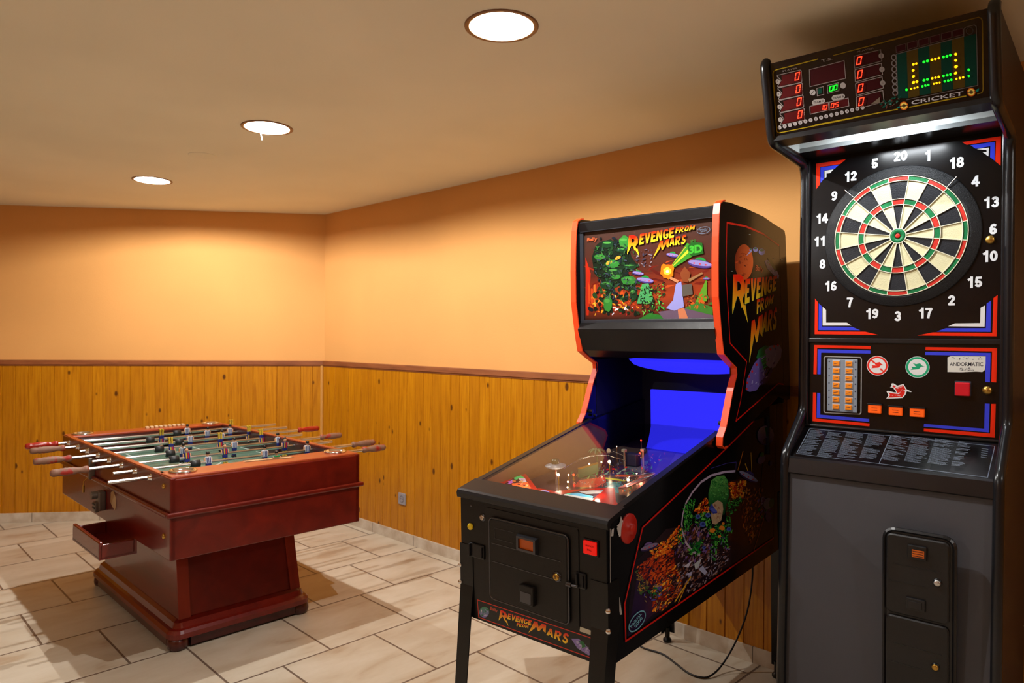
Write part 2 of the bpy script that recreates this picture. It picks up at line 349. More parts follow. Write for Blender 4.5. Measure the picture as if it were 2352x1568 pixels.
def struct(name, mb, mats, **k):
    o = part(name, mb, mats, kind='structure', **k); return o
room = [C0, pR, pB, pC, pL]
f = MB(); zf = [p.copy() for p in room]; lo = [p-V(0,0,.12) for p in room]
out = [WR(-.3,-.3,0), WR(LR+.3,-.3,0), V(pR.x+.3,-6.5,0), V(pL.x-.3,-6.5,0), V(pL.x-.35, pL.y+.2, 0)]
tri = tessellate_polygon([[V(p.x,p.y,0) for p in out]])
f.add(out, [list(t) for t in tri]); f.add([p-V(0,0,.12) for p in out], [list(t)[::-1] for t in tri])
for i in range(5):
    a, b = out[i], out[(i+1)%5]; f.add([a, b, b-V(0,0,.12), a-V(0,0,.12)], [[0,1,2,3]])
struct('floor', f, M_TILE, label='beige stone tile floor laid in running bond')

def wall_block(F, L, v0=-.12): m = MB(); m.box(F, 0, L, v0, 0, 0, CEIL+.12); return m
def wall_obj(name, F, L, mats, label):
    o = bpy.data.objects.new(name, None)
    m = MB(); m.box(WORLD, 0, L, -.12, 0, 0, CEIL)
    me_o = part(name, m, mats, kind='structure', label=label); me_o.matrix_world = Matrix(((F.U.x,F.V.x,0,F.O.x),(F.U.y,F.V.y,0,F.O.y),(0,0,1,0),(0,0,0,1)))
    bpy.data.objects.remove(o); return me_o
def along(F): return Matrix(((F.U.x,F.V.x,0,F.O.x),(F.U.y,F.V.y,0,F.O.y),(0,0,1,0),(0,0,0,1)))
wall_obj('wall_right', WR, LR, M_ORANGE, 'orange painted wall above pine boards, behind the two machines')
wall_obj('wall_left', WL, LL, M_ORANGE, 'orange painted wall above pine boards, behind the table football')
WBk = Frame(pR, (pB-pR), (-1,0,0), (0,0,1)); WFr = Frame(pB, (pC-pB), (0,1,0), (0,0,1)); WSd = Frame(pC, (pL-pC), (1,0,0), (0,0,1))
for nm, F, L in (('wall_back', WBk, (pB-pR).length), ('wall_front', WFr, (pC-pB).length), ('wall_side', WSd, (pL-pC).length)):
    wall_obj(nm, F, L, M_ORANGE, 'orange painted wall of the room')

def boards(L, phase=0., z0=.0735, z1=1.256):
    """tongue-and-groove boards: one continuous profile with V grooves"""
    P = .0955; m = MB(); prof = [(0., .012)]; k = math.floor(-phase/P)
    x = phase + k*P
    while x < L+P:
        for dx, v in ((-.0035,.014), (-.0012,.009), (.0012,.009), (.0035,.014)):
            if 0 < x+dx < L: prof.append((x+dx, v))
        x += P
    prof.append((L, .012)); n = len(prof)
    vs = [V(a, v, z0) for a, v in prof]+[V(a, v, z1) for a, v in prof]
    m.add(vs, [[i+1, i, n+i, n+i+1] for i in range(n-1)]); m.add([V(0,0,z1), V(L,0,z1), V(L,.014,z1), V(0,.014,z1)], [[0,1,2,3]])
    m.add([V(0,0,z0), V(L,0,z0), V(L,.014,z0), V(0,.014,z0)], [[3,2,1,0]])
    return m
i = 1
def place(o, F, du=0.): o.matrix_world = along(F) @ Matrix.Translation((du,0,0)); return o
for F, L, ph, nm in ((WR, LR, (2.404+.277-.03) % .0955, 'right'), (WL, LL, .372 % .0955, 'left')):
    o = struct('trim_%d' % i, boards(L, 0.0), M_PINE, label='varnished knotty pine boards on the lower %s wall' % nm); place(o, F); i += 1
    m = MB(); m.box(WORLD, 0, L, 0, .026, 1.254, 1.291, bev=.003); m.box(WORLD, 0, L, 0, .019, 1.244, 1.256, bev=.003)
    o = struct('trim_%d' % i, m, M_RAIL, label='brown wooden rail along the top of the pine boards'); place(o, F); i += 1
    m = MB(); m.box(WORLD, 0, L, .012, .024, 0, .0735, bev=.001); m.box(WORLD, 0, L, 0, .013, 0, .0735)
    o = struct('baseboard_%s' % nm, m, M_STONE, label='tiled skirting along the foot of the %s wall' % nm); place(o, F)
for F, L in ((WBk, (pB-pR).length), (WFr, (pC-pB).length), (WSd, (pL-pC).length)):
    o = struct('trim_%d' % i, boards(L), M_PINE, label='varnished pine boards on the lower wall'); place(o, F); i += 1
# corner bead where the boarded walls meet
m = MB(); m.cyl(C0+V(-.002,-.022,.0735), C0+V(-.002,-.022,1.25), .013, seg=10)
struct('trim_%d' % i, m, mat('corner_bead_wood', (198,142,70), rough=.4), label='pale quarter round wooden bead in the corner of the boards')

# -- lamps (three recessed downlights in view; one more of the row and a second row behind the camera)
LX = [(.036,-1.148), (1.702,-1.152), (3.325,-1.125)]
OFFV = [(2.8,-4.4), (6.6,-1.35)]
def circ(c, r, z, n=32): return [V(c[0]+r*math.cos(2*PI*j/n), c[1]+r*math.sin(2*PI*j/n), z) for j in range(n)]
m = MB(); loops = [[V(p.x,p.y,0) for p in out]] + [[V(p.x,p.y,0) for p in circ(c, .106, 0)][::-1] for c in LX+OFFV]
fl = [p for l in loops for p in l]; tri = tessellate_polygon(loops)
m.add([V(p.x,p.y,CEIL) for p in fl], [list(t)[::-1] for t in tri]); m.add([V(p.x,p.y,CEIL+.02) for p in fl], [list(t) for t in tri])
for l in loops:
    n = len(l)
    for j in range(n):
        a, b = l[j], l[(j+1) % n]; m.add([V(a.x,a.y,CEIL), V(b.x,b.y,CEIL), V(b.x,b.y,CEIL+.02), V(a.x,a.y,CEIL+.02)], [[0,1,2,3]])
struct('ceiling', m, M_CEIL, label='cream painted ceiling')
M_BRONZE = mat('brown_lamp_ring', (128,92,66), rough=.35, metal=.2)
M_REFL = mat('polished_reflector', (235,235,235), rough=.22, metal=.85)
M_BULB = mat('bulb_glow', (255,255,255), emit=(255,246,232), es=45.)
M_GLASSLAMP = mat('lamp_clip_metal', (230,230,225), rough=.3, metal=.6)
def downlight(c, label, power, clip=False, group='recessed ceiling downlights'):
    t = thing('ceiling_light', label, 'ceiling light', (c[0], c[1], CEIL), 0, group)
    o = V(c[0], c[1], CEIL)
    m = MB(); m.lathe(o, (0,0,1), [(.104,.003),(.1045,-.0025),(.107,-.0035),(.118,-.004),(.1215,-.003),(.122,0.0)], 40, caps=False); part('trim_ring', m, M_BRONZE, t)
    m = MB(); m.lathe(o, (0,0,1), [(.1035,-.002),(.101,.02),(.09,.06),(.07,.1),(.02,.118),(.0,.12)], 40, caps=False); part('reflector', m, M_REFL, t)
    b = MB()
    for s in (-1, 1):
        b.tube([o+V(.022*s+.01*k,-.02+.0,.05+.0) for k in (0,0)][:1] + [o+V(.022*s, y, .050) for y in (-.04,-.02,0,.02,.04)], .011, 12)
    part('bulb', b, M_BULB, t)
    if clip:
        m = MB(); q = WORLD.on(586, 318, 2, CEIL); m.tube([o+V(-.112,.02,-.004), o+V(-.122,.026,-.010), o+V(-.120,.03,-.018), o+V(-.130,.034,-.026)], .003, 8); part('dangling_clip', m, M_GLASSLAMP, t)
    ld = bpy.data.lights.new('lamp', 'POINT'); ld.energy = power; ld.shadow_soft_size = .011; ld.color = (1., .985, .96)
    lo = bpy.data.objects.new('bulb_light', ld); COL.objects.link(lo); lo.parent = t; lo.location = (0, 0, .0195)
    return t
POW = 94.
downlight(LX[0], 'small lit downlight deepest in the room, the farthest of the three', POW)
downlight(LX[1], 'middle lit downlight over the table football, a white clip dangling from its rim', POW, clip=True)
downlight(LX[2], 'largest and nearest lit downlight, over the pinball machine at the top of the photo', POW)
downlight(OFFV[0], 'lit downlight in the row behind the viewer', POW*.6, group='downlights out of view'); downlight(OFFV[1], 'lit downlight to the right of the dart machine', POW*.45, group='downlights out of view')
m = MB(); q = V(.928,-1.166,CEIL); m.lathe(q, (0,0,-1), [(.075,0),(.075,.0015),(.071,.0025),(0,.0025)], 32)
o = part('ceiling_cover_cap', m, M_CEIL, None, 'round blank cover plate on the ceiling between the two far downlights', 'cover plate', base=q)

# -- wall socket
q = WR.on(925, 1145, 1, .0145); so = WR(q.x, .0145, q.z)
t = thing('wall_socket', 'small grey square power socket low on the pine boards', 'power socket', so)
M_PLAS = mat('grey_plastic', (150,145,150), rough=.4); M_DARK = mat('dark_recess', (40,36,38), rough=.6)
SF = Frame(so, WR.U, WR.V, (0,0,1))
m = MB(); m.box(SF, -.042, .042, 0, .01, -.042, .042, bev=.004); part('cover_frame', m, M_PLAS, t)
m = MB(); m.lathe(SF(0,.0105,0), SF.V, [(.026,0),(.024,.002),(.0215,.002),(.021,-.004),(0,-.004)], 24, caps=False); part('socket_well', m, mat('socket_shadow', (120,116,120)), t)
m = MB()
for s in (-1,1): m.cyl(SF(.0095*s,.0095,0), SF(.0095*s,.0115,0), .003, seg=10)
part('pin_hole', m, M_DARK, t)

# ================================================================= TABLE FOOTBALL
FT = .00604; FU = V(math.cos(FT), math.sin(FT), 0); FV = V(-math.sin(FT), math.cos(FT), 0)
F0 = V(.91245, -1.16609, 0); FB = Frame(F0, FU, FV, (0,0,1))
table = thing('football_table', 'dark red wooden football table with rods and player figures, standing left of the pinball machine', 'football table', F0, FT)
HL, HW, ZT, ZM, ZB = .904, .4757, .885, .720, .5215
M_MAH = wood('mahogany_veneer', (108,22,9), (84,14,6), rough=.28, coat=.35, sc=9.)
M_MAHT = wood('mahogany_rim', (160,66,28), (134,48,20), rough=.3, coat=.3, sc=16., axis='Y')
M_MAHD = wood('mahogany_dark', (70,16,8), (50,10,6), rough=.3, coat=.3, sc=9.)
M_MAHS = wood('mahogany_stile', (134,38,16), (110,28,12), rough=.3, coat=.3, sc=12., axis='Z')
M_CHROME = mat('chrome', (225,225,228), rough=.12, metal=1.)
M_STEEL = mat('steel_rod', (205,203,200), rough=.2, metal=1.)
M_BLKRUB = mat('black_rubber', (22,22,24), rough=.5)
M_BRASS = mat('brass', (190,150,70), rough=.3, metal=.9)
# body walls: two thin long sides, two thick ends with ledges
m = MB()
for s in (-1, 1): m.box(FB, -HL, HL, *sorted((s*HW, s*(HW-.026))), ZB, ZT-.006, bev=.004)
for s in (-1, 1): m.box(FB, *sorted((s*HL, s*(HL-.03))), -HW+.004, HW-.004, ZB, ZT-.012, bev=.004)
m.box(FB, -HL+.02, HL-.02, -HW+.02, HW-.02, ZB, ZB+.02)
body = part('cabinet_body', m, M_MAH, table)
for s in (-1, 1):
    m = MB(); m.box(FB, *sorted((s*(HL-.005), s*(HL-(.172 if s > 0 else .135)))), -HW+.006, HW-.006, ZT-.022, ZT, bev=.006); part('end_rim', m, M_MAHT, table, label='lighter brown top rim at the end of the table')
    m = MB(); m.box(FB, -HL+.12, HL-.13, *sorted((s*HW, s*(HW-.028))), ZT-.012, ZT, bev=.004); part('side_rim', m, M_MAHT, table)
m = MB()
for s in (-1, 1):
    m.box(FB, *sorted((s*HL, s*(HL+.018))), -HW-.018, HW+.018, ZM-.012, ZM+.012, bev=.008, seg=3)
    m.box(FB, -HL, HL, *sorted((s*HW, s*(HW+.018))), ZM-.012, ZM+.012, bev=.008, seg=3)
part('ledge_moulding', m, M_MAH, table)
# inner lining and pitch
m = MB()
for s in (-1, 1):
    m.box(FB, -HL+.13, HL-.13, *sorted((s*(HW-.026), s*(HW-.036))), .74, ZT-.012)
    m.box(FB, *sorted((s*(HL-.13), s*(HL-.145))), -HW+.03, -.11, .74, ZT-.012); m.box(FB, *sorted((s*(HL-.13), s*(HL-.145))), .11, HW-.03, .74, ZT-.012)
    m.box(FB, *sorted((s*(HL-.13), s*(HL-.145))), -.11, .11, .80, ZT-.012)
part('inner_wall', m, M_MAHD, table)
M_PITCH = mat('green_pitch', (96,128,112), rough=.18, spec=.6)
m = MB(); m.box(FB, -HL+.13, HL-.13, -HW+.03, HW-.03, .745, .765); pitch = part('pitch', m, M_PITCH, table)
PR = print_mat('printed_surface', rough=.4)
m = MB(); WH = rgb(220,225,220); up = V(0,0,1)
frame_line(m, [FB(a,b,.765) for a,b in ((-.74,-.42),(.74,-.42),(.74,.42),(-.74,.42))], .006, up, WH)
frame_line(m, [FB(0,-.42,.765), FB(0,.42,.765)], .006, up, WH, False)
frame_line(m, circle_pts(FB(0,0,.765), .11, FU, FV), .006, up, WH)
for s in (-1,1): frame_line(m, [FB(s*.74,-.2,.765), FB(s*.52,-.2,.765), FB(s*.52,.2,.765), FB(s*.74,.2,.765)], .006, up, WH, False)
part('pitch_markings', m, PR, table)
# rods with handles, bumpers and figures
M_FIG = print_mat('painted_figure', rough=.3)
SKIN, BLUE, WHT, HAIR, YELW, REDS, GRN, BLK = rgb(206,150,112), rgb(24,32,96), rgb(180,182,190), rgb(26,20,18), rgb(180,150,40), rgb(170,30,30), rgb(20,120,60), rgb(20,20,22)
def figure_mesh(kind, up_):
    """small cast player: feet, shorts, shirt, head; local origin on the rod axis"""
    m = MB(); F = Frame((0,0,0), (1,0,0), (0,1,0), (0,0,1 if up_ else -1))
    if not up_: F.U = V(-1,0,0)
    sh, st = {'w': (WHT, BLUE), 'y': (BLUE, YELW), 'g': (GRN, BLK)}[kind]
    for s in (-1, 1):
        m.box(F, -.007, .007, *sorted((s*.002, s*.013)), -.055, -.018, bev=.003, col=st if kind != 'w' else BLUE)
        m.box(F, -.008, .018, *sorted((s*.002, s*.014)), -.068, -.055, bev=.003, col=BLK if kind == 'w' else YELW)
    m.box(F, -.009, .009, -.015, .015, -.026, -.006, bev=.004, col=BLUE)
    m.box(F, -.010, .010, -.017, .017, -.008, .032, bev=.005, col=sh)
    for s in (-1, 0, 1):
        if kind == 'w': m.box(F, -.0106, .0106, -.002+s*.009, .002+s*.009, -.004, .028, col=BLUE)
        elif kind == 'y' and s: m.box(F, -.0106, .0106, *sorted((s*.002, s*.009)), -.004, .03, col=YELW if s < 0 else REDS)
    for s in (-1, 1): m.box(F, -.006, .006, *sorted((s*.016, s*.023)), -.008, .026, bev=.003, col=SKIN)
    m.cyl(F(0,0,.03), F(0,0,.04), .005, seg=8, col=SKIN); m.sphere(F(0,0,.047), .0115, 12, 8, (1,.9,1.1), F, col=SKIN)
    m.sphere(F(-.002,0,.051), .0118, 12, 8, (1,.95,.9), F, col=HAIR); return m
FIG = {}
def figure_at(rod, kind, up_, P):
    k = (kind, up_)
    if k not in FIG:
        o = part('player_figure', figure_mesh(kind, up_), M_FIG); FIG[k] = o.data; bpy.data.objects.remove(o)
    o = bpy.data.objects.new('player_figure', FIG[k]); COL.objects.link(o); o.parent = rod
    o.location = ROOT[table.name].inverted() @ P
    o.scale = (.9,.9,.9); o.rotation_euler = (0, random.uniform(-.25,.25), 0 if kind == 'y' else PI)
ZR = .852
M_HRED = mat('red_lacquer_handle', (150,26,12), rough=.25, coat=.4)
def worn():
    m = mat('worn_wood_handle', (120,84,66), rough=.55); nt = m.node_tree; b = nt.nodes['Principled BSDF']
    tc = N(nt, 'ShaderNodeTexCoord'); n = N(nt, 'ShaderNodeTexNoise', i_Scale=22.0, i_Detail=3.0); nt.links.new(tc.outputs['Object'], n.inputs['Vector'])
    nt.links.new(ramp(nt, n.outputs['Fac'], [(.52, rgb(126,88,68)), (.6, rgb(150,30,14))]), b.inputs['Base Color']); return m
M_HWORN = worn()
RODS = [  # a, left end, right end, (handle side, handle outer end), figures, handle material
 (-.735, -.55, .82, -1, -.70, [('w',.20,1),('y',.50,0)], 0),
 (-.530, -.56, .805, -1, -.715, [('y',-.03,0),('w',.25,1),('w',.40,1)], 1),
 (-.333, -.52, .80, 1, .945, [('w',.07,1),('w',.26,1),('y',.44,0)], 0),
 (-.133, -.62, .707, -1, -.775, [('y',-.11,0),('y',.17,0),('y',.43,0)], 1),
 (.066, -.56, .74, 1, .88, [('w',-.12,1),('w',.17,1),('w',.44,1)], 1),
 (.266, -.64, .69, -1, -.785, [('y',-.17,1),('y',.03,1),('y',.38,1)], 1),
 (.469, -.576, .72, 1, .865, [('w',-.14,1),('w',.16,1),('w',.41,1)], 1),
 (.672, -.652, .66, 1, .80, [('g',.13,1)], 1)]
for a, l, r, hs, he, figs, hm in RODS:
    m = MB(); m.cyl(FB(a, l, ZR), FB(a, r, ZR), .008, seg=12); rod = part('rod', m, M_STEEL, table)
    m = MB(); e0 = l+.015 if hs < 0 else r-.015
    L = abs(he-e0); prof = [(.0,0),(.013,0),(.0175,.006),(.0175,.018),(.013,.03),(.0145,.05)]
    for k in range(5): x = .055+k*(L-.075)/5; prof += [(.0165+.002*math.sin(k*.8), x), (.0182+.002*math.sin(k*.8), x+(L-.075)/10)]
    prof += [(.0175, L-.012), (.012, L-.003), (0, L)]
    m.lathe(FB(a, e0, ZR), FV*hs, prof, 16, caps=False); part('handle', m, M_HRED if hm == 0 else M_HWORN, rod, label='glossy red handle' if hm == 0 else 'handle with its red lacquer worn off')
    for s in (-1, 1):
        m = MB(); m.lathe(FB(a, s*(HW-.002), ZR), FV*s, [(.0095,0),(.0165,0),(.0165,.006),(.012,.008),(.012,.02),(.0095,.02)], 16, caps=False); part('ferrule', m, M_CHROME, rod)
    f0, f1 = figs[0][1], figs[-1][1]
    for x in (f0-.065, f1+.065):
        if abs(x) < HW-.06: m = MB(); m.lathe(FB(a, x-.024, ZR), FV, [(.009,0),(.0195,.003),(.0195,.045),(.009,.048)], 16, caps=False); part('bumper', m, M_BLKRUB, rod)
    for k, b_, up_ in figs: figure_at(rod, k, up_, FB(a, b_, ZR))
# chrome corner cups
for a, b_ in ((.80,-.385),(.80,.39),(-.83,-.385),(-.83,.39)):
    m = MB(); m.lathe(FB(a, b_, ZT), (0,0,1), [(.058,0),(.06,.004),(.056,.009),(.048,.009),(.044,.002),(.02,-.004),(0,-.004)], 32, caps=False); part('corner_cup', m, M_CHROME, table)
# score slider on the near rim
q = [FB.on(x, y, 2, ZT) for x, y in ((563,1061.5),(678,1051),(660,1047),(556,1057))]
m = MB(); m.flat([[FB(p.x,p.y,ZT) for p in q]], up, rgb(60,34,20))
for k in range(12):
    A = q[0].lerp(q[1], (k+.5)/12); B = q[3].lerp(q[2], (k+.5)/12)
    if k in (7, 8): continue
    c = A.lerp(B, .5); m.flat([[FB(c.x+dx, c.y+dy, ZT) for dx, dy in ((-.012,-.011),(.012,-.011),(.012,.011),(-.012,.011))]], up, rgb(206,160,118))
part('score_strip', m, PR, table, label='inlaid pale score counter strip')
for k in range(9): m = MB(); m.box(FB, -.86, -.835, -.02+k*.028, -.001+k*.028, ZT, ZT+.012, bev=.002); part('score_counter', m, mat('counter_beads', (214,184,140)), table)
# screws on the side and end
for x, y in ((376.5,1116),(376.5,1231)):
    q = FB.on(x, y, 1, -HW); m = MB(); m.lathe(FB(q.x, -HW, q.z), -FV, [(.012,0),(.012,.004),(.008,.007),(0,.007)], 16, caps=False); part('bolt_head', m, M_BRASS, table)
# pedestal, plinth, feet
def rloop(a0, a1, b0, b1, z, r=.0, n=6):
    P = []
    for (ca, cb, s0) in ((a1-r, b1-r, 0), (a0+r, b1-r, 1), (a0+r, b0+r, 2), (a1-r, b0+r, 3)):
        if r <= 0: P.append(FB(ca, cb, z)); continue
        for k in range(n+1):
            t = PI/2*(s0+k/n); P.append(FB(ca+r*math.cos(t), cb+r*math.sin(t), z))
    return P
m = MB(); m.loft([rloop(-.585,.585,-.325,.305,.135), rloop(-.505,.505,-.315,.295,ZB+.01)]); part('pedestal', m, M_MAH, table)
for s in (-1, 1):      # lighter stiles on the end faces
    for t_ in (0, 1):
        m = MB(); q = []
        for (z_, a_, b0_, b1_) in ((.136, .587, -.325, .305), (ZB-.002, .507, -.315, .295)):
            x0, x1 = (b0_, b0_+.055) if t_ == 0 else (b1_-.055, b1_); q.append([FB(s*a_, x0, z_), FB(s*a_, x1, z_), FB(s*(a_+.006), x1, z_), FB(s*(a_+.006), x0, z_)])
        m.loft(q); part('corner_stile', m, M_MAHS, table)
m = MB(); PL = (-.672, .640, -.378, .352)
def pl(d, z, r): return rloop(PL[0]+d, PL[1]-d, PL[2]+d, PL[3]-d, z, r)
m.loft([pl(.012,.052,.05), pl(.0,.058,.06), pl(0,.082,.06), pl(.012,.095,.05), pl(.026,.1,.04), pl(.03,.112,.035), pl(.034,.125,.03), pl(.05,.137,.02), pl(.06,.142,.012)], smooth=False)
part('plinth', m, M_MAH, table)
m = MB(); m.box(FB, PL[0]+.09, PL[1]-.09, PL[2]+.012, PL[3]-.03, .012, .055); m.box(FB, PL[0]+.02, PL[1]-.018, PL[2]+.1, PL[3]-.09, .012, .055); part('plinth_skirt', m, M_MAHD, table)
for a in (PL[0]+.062, PL[1]-.05):
    for b_ in (PL[2]+.05, PL[3]-.05):
        m = MB(); m.lathe(FB(a, b_, 0), (0,0,1), [(.034,0),(.045,.008),(.049,.025),(.047,.045),(.04,.056)], 24); part('foot', m, M_MAHD, table)
# ball tray hanging on the side, coin mechanism, key
m = MB(); a0, a1, b0, b1 = -.02, .44, -.625, -.4757
m.box(FB, a0, a1, b0, b1, .452, .464); m.box(FB, a0, a1, b0, b0+.018, .452, .535, bev=.006); m.box(FB, a0, a0+.016, b0, b1, .452, .52, bev=.004); m.box(FB, a1-.016, a1, b0, b1, .452, .522, bev=.004)
m.box(FB, a0, a1, b1-.0, b1+.012, .452, .56)
part('ball_tray', m, M_MAH, table)
M_GREYM = mat('grey_cast_metal', (120,112,104), rough=.4, metal=.6)
q = FB.on(240, 1150, 1, -HW)
m = MB(); m.box(FB, q.x-.03, q.x+.03, -HW-.035, -HW, q.z-.045, q.z+.055, bev=.006); m.cyl(FB(q.x-.01,-HW-.03,q.z+.035), FB(q.x-.01,-HW-.06,q.z+.035), .02, seg=20)
m.box(FB, q.x-.025, q.x+.025, -HW-.05, -HW-.03, q.z-.05, q.z-.0, bev=.003); part('coin_slider', m, M_GREYM, table, label='grey metal coin slide')
m = MB()
for k in (0, 1): m.box(FB, q.x-.022, q.x+.022, -HW-.0525, -HW-.05, q.z-.012-k*.02, q.z-.004-k*.02)
part('coin_slot', m, M_DARK, table)
q2 = FB.on(260, 1147, 1, -HW-.001); m = MB(); m.flat([[FB(q2.x+a, -HW-.0005, q2.z+c) for a, c in ((-.04,.03),(.0,.045),(.04,.02),(.05,-.02),(.03,-.05),(-.01,-.04),(-.05,-.02))]], -FV, rgb(190,158,116))
q2 = None
part('bare_wood_patch', m, PR, table, label='pale patch of bare wood')
q3 = FB.on(203, 1075, 1, -HW-.03)
m = MB(); m.box(FB, q3.x-.012, q3.x+.012, -HW-.03, -HW, q3.z-.06, q3.z+.055, bev=.003); part('lock_bar', m, M_GREYM, table)
m = MB(); m.tube([FB(q3.x, -HW-.034, q3.z-.05), FB(q3.x-.01,-HW-.05,q3.z-.07), FB(q3.x-.012,-HW-.05,q3.z-.1)], .003); m.box(FB, q3.x-.02, q3.x-.004, -HW-.055, -HW-.045, q3.z-.13, q3.z-.09, bev=.002); part('key', m, M_BRASS, table)

# ================================================================= printed artwork tools
class Pl:
    """a real panel: a point on it and its outward normal"""
    def __init__(s, P, n): s.P = Vector(P); s.n = Vector(n).normalized()
    def hit(s, x, y): d = px_ray(x, y); return CO + d*((s.P-CO).dot(s.n)/d.dot(s.n))
def inside(p, poly):
    x, y = p; c = False; j = len(poly)-1
    for i in range(len(poly)):
        (a, b), (e, f) = poly[i], poly[j]
        if (b > y) != (f > y) and x < (e-a)*(y-b)/(f-b)+a: c = not c
        j = i
    return c
class Art:
    def __init__(s, mb, pl, ox, oy, sc): s.mb, s.pl, s.ox, s.oy, s.sc = mb, pl, ox, oy, sc
    def h(s, x, y): return s.pl.hit(s.ox+x/s.sc, s.oy+y/s.sc)
    def poly(s, pts, col, holes=()): s.mb.flat([[s.h(*p) for p in pts]]+[[s.h(*p) for p in hh] for hh in holes], s.pl.n, col)
    def grad(s, pts, cols): s.mb.flat([[s.h(*p) for p in pts]], s.pl.n, lambda i: cols[i])
    def ell(s, x, y, rx, ry, col, rot=0., n=20, jag=0.):
        c, q = math.cos(rot), math.sin(rot); P = []
        for i in range(n):
            t = 2*PI*i/n; k = 1+jag*random.uniform(-1,1); a, b = rx*k*math.cos(t), ry*k*math.sin(t); P.append((x+a*c-b*q, y+a*q+b*c))
        if isinstance(col, list): s.mb.flat([[s.h(*p) for p in P]], s.pl.n, lambda i: tuple(col[0][k]*(.5-.5*math.sin(2*PI*i/n))+col[1][k]*(.5+.5*math.sin(2*PI*i/n)) for k in range(4)))
        else: s.poly(P, col)
    def line(s, pts, w, col, closed=False): frame_line(s.mb, [s.h(*p) for p in pts], w, s.pl.n, col, closed)
    def splat(s, region, pal, n, size, ang=None, asp=3.):
        xs = [p[0] for p in region]; ys = [p[1] for p in region]; k = 0; o0 = s.mb.off
        while k < n:
            x, y = random.uniform(min(xs), max(xs)), random.uniform(min(ys), max(ys))
            if not inside((x, y), region): continue
            k += 1; a = random.uniform(0, PI) if ang is None else random.gauss(ang, .3); L = size*random.uniform(.4,1.3); w = L/asp*random.uniform(.5,1.5)
            c, q = math.cos(a), math.sin(a); m = random.choice((3, 4, 5)); P = []
            for i in range(m): t = 2*PI*i/m+.4; P.append((x+L*math.cos(t)*c-w*math.sin(t)*q, y+L*math.cos(t)*q+w*math.sin(t)*c))
            s.mb.off = o0+(k % 14)*6e-6; s.poly(P, random.choice(pal))
        s.mb.off = o0+14*6e-6
    def text(s, st, q, col, bold=.02): text_quad(s.mb, st, [s.h(*p) for p in q], s.pl.n, col, bold)
    def glyph(s, ch, q, **k): glyph_quad(s.mb, ch, [s.h(*p) for p in q], s.pl.n, **k)
    def word(s, w, q, **k): word_quad(s.mb, w, [s.h(*p) for p in q], s.pl.n, **k)
G_ = lambda *a: rgb(*a)
FIRE = [G_(250,150,30), G_(240,110,20), G_(255,190,60), G_(200,60,15), G_(150,35,12), G_(120,30,14)]
GREENS = [G_(20,110,40), G_(50,150,50), G_(12,70,36), G_(90,180,70), G_(8,48,28)]
PURP = [G_(110,80,150), G_(70,50,110), G_(150,130,180), G_(40,28,66), G_(90,70,90)]
RUBBLE = [G_(90,60,60), G_(120,92,92), G_(60,38,40), G_(150,128,134), G_(40,26,30), G_(110,60,40)]
def saucer(A, x, y, w, rot=0., dome=G_(30,140,60), body=G_(140,130,190), under=G_(70,50,120)):
    c, q = math.cos(rot), math.sin(rot)
    A.ell(x-q*-w*.12, y-c*w*.12, w*.3, w*.22, dome, rot); A.ell(x, y, w*.62, w*.2, under, rot); A.ell(x+q*.02*w, y-w*.04, w*.6, w*.13, body, rot)
    for k in (-1, 0, 1): A.ell(x+k*w*.3*c, y+k*w*.3*q, w*.05, w*.04, G_(200,60,60), rot, n=8)
def oval_badge(A, x, y, rx, ry, rot, col, l1, l2, w=.0022):
    c, q = math.cos(rot), math.sin(rot); P = [(x+rx*math.cos(t)*c-ry*math.sin(t)*q, y+rx*math.cos(t)*q+ry*math.sin(t)*c) for t in [2*PI*i/28 for i in range(28)]]
    A.line(P, w, col, True)
    def Q(a0, a1, b0, b1): return [(x+a*c-b*q, y+a*q+b*c) for a, b in ((a0,b1),(a1,b1),(a1,b0),(a0,b0))]
    A.text(l1, Q(-rx*.72, rx*.72, -ry*.5, -ry*.06), col); A.text(l2, Q(-rx*.5, rx*.5, ry*.06, ry*.5), col)

# ================================================================= PINBALL MACHINE
th, ph = .06685747, .03442264; PW, PH = .59615, .43369
pU = V(math.cos(th), math.sin(th), 0); pVh = V(-math.sin(th), math.cos(th), 0); pV = pVh*math.cos(ph)+V(0,0,math.sin(ph)); pN = pU.cross(pV)
PF = Frame((3.16161853,-1.14715767,.97756541), pU, pV, pN)
pin = thing('pinball_machine', 'black pinball machine with orange-edged backbox, standing between the table football and the dart machine', 'pinball machine', V(3.16161853,-1.14715767,0)+pU*PW/2+pVh*.7, th)
M_BLK = mat('black_cabinet_paint', (14,12,12), rough=.34, spec=.35, bump=.12, bscale=500.)
M_BLKG = mat('black_gloss_side', (9,8,9), rough=.16, spec=.4, coat=.1)
M_BLKM = mat('black_satin_metal', (28,27,29), rough=.3, metal=.3)
M_BLKIN = mat('black_interior', (9,8,12), rough=.5)
M_TRIM = mat('orange_edge_trim', (236,72,24), rough=.4, coat=.05)
M_PRINT = print_mat('printed_artwork', rough=.25, coat=.1)
side = [(0,-PH),(0,-.012),(.068,.012),(.74,.143),(.80,.150),(1.25,.2),(1.385,.2),(1.385,-PH)]
m = MB()
m.prism(PF, 0, side, 0, .018); m.prism(PF, 0, side, PW-.018, PW)
m.box(PF, .018, PW-.018, 0, .018, -PH, -.014); m.box(PF, .018, PW-.018, 1.365, 1.385, -PH, .2); m.box(PF, .018, PW-.018, .018, 1.365, -PH, -PH+.015)
part('cabinet', m, M_BLKG, pin)
m = MB(); m.box(PF, .001, PW-.001, -.0012, .001, -PH+.001, -.02); part('front_panel', m, M_BLK, pin)
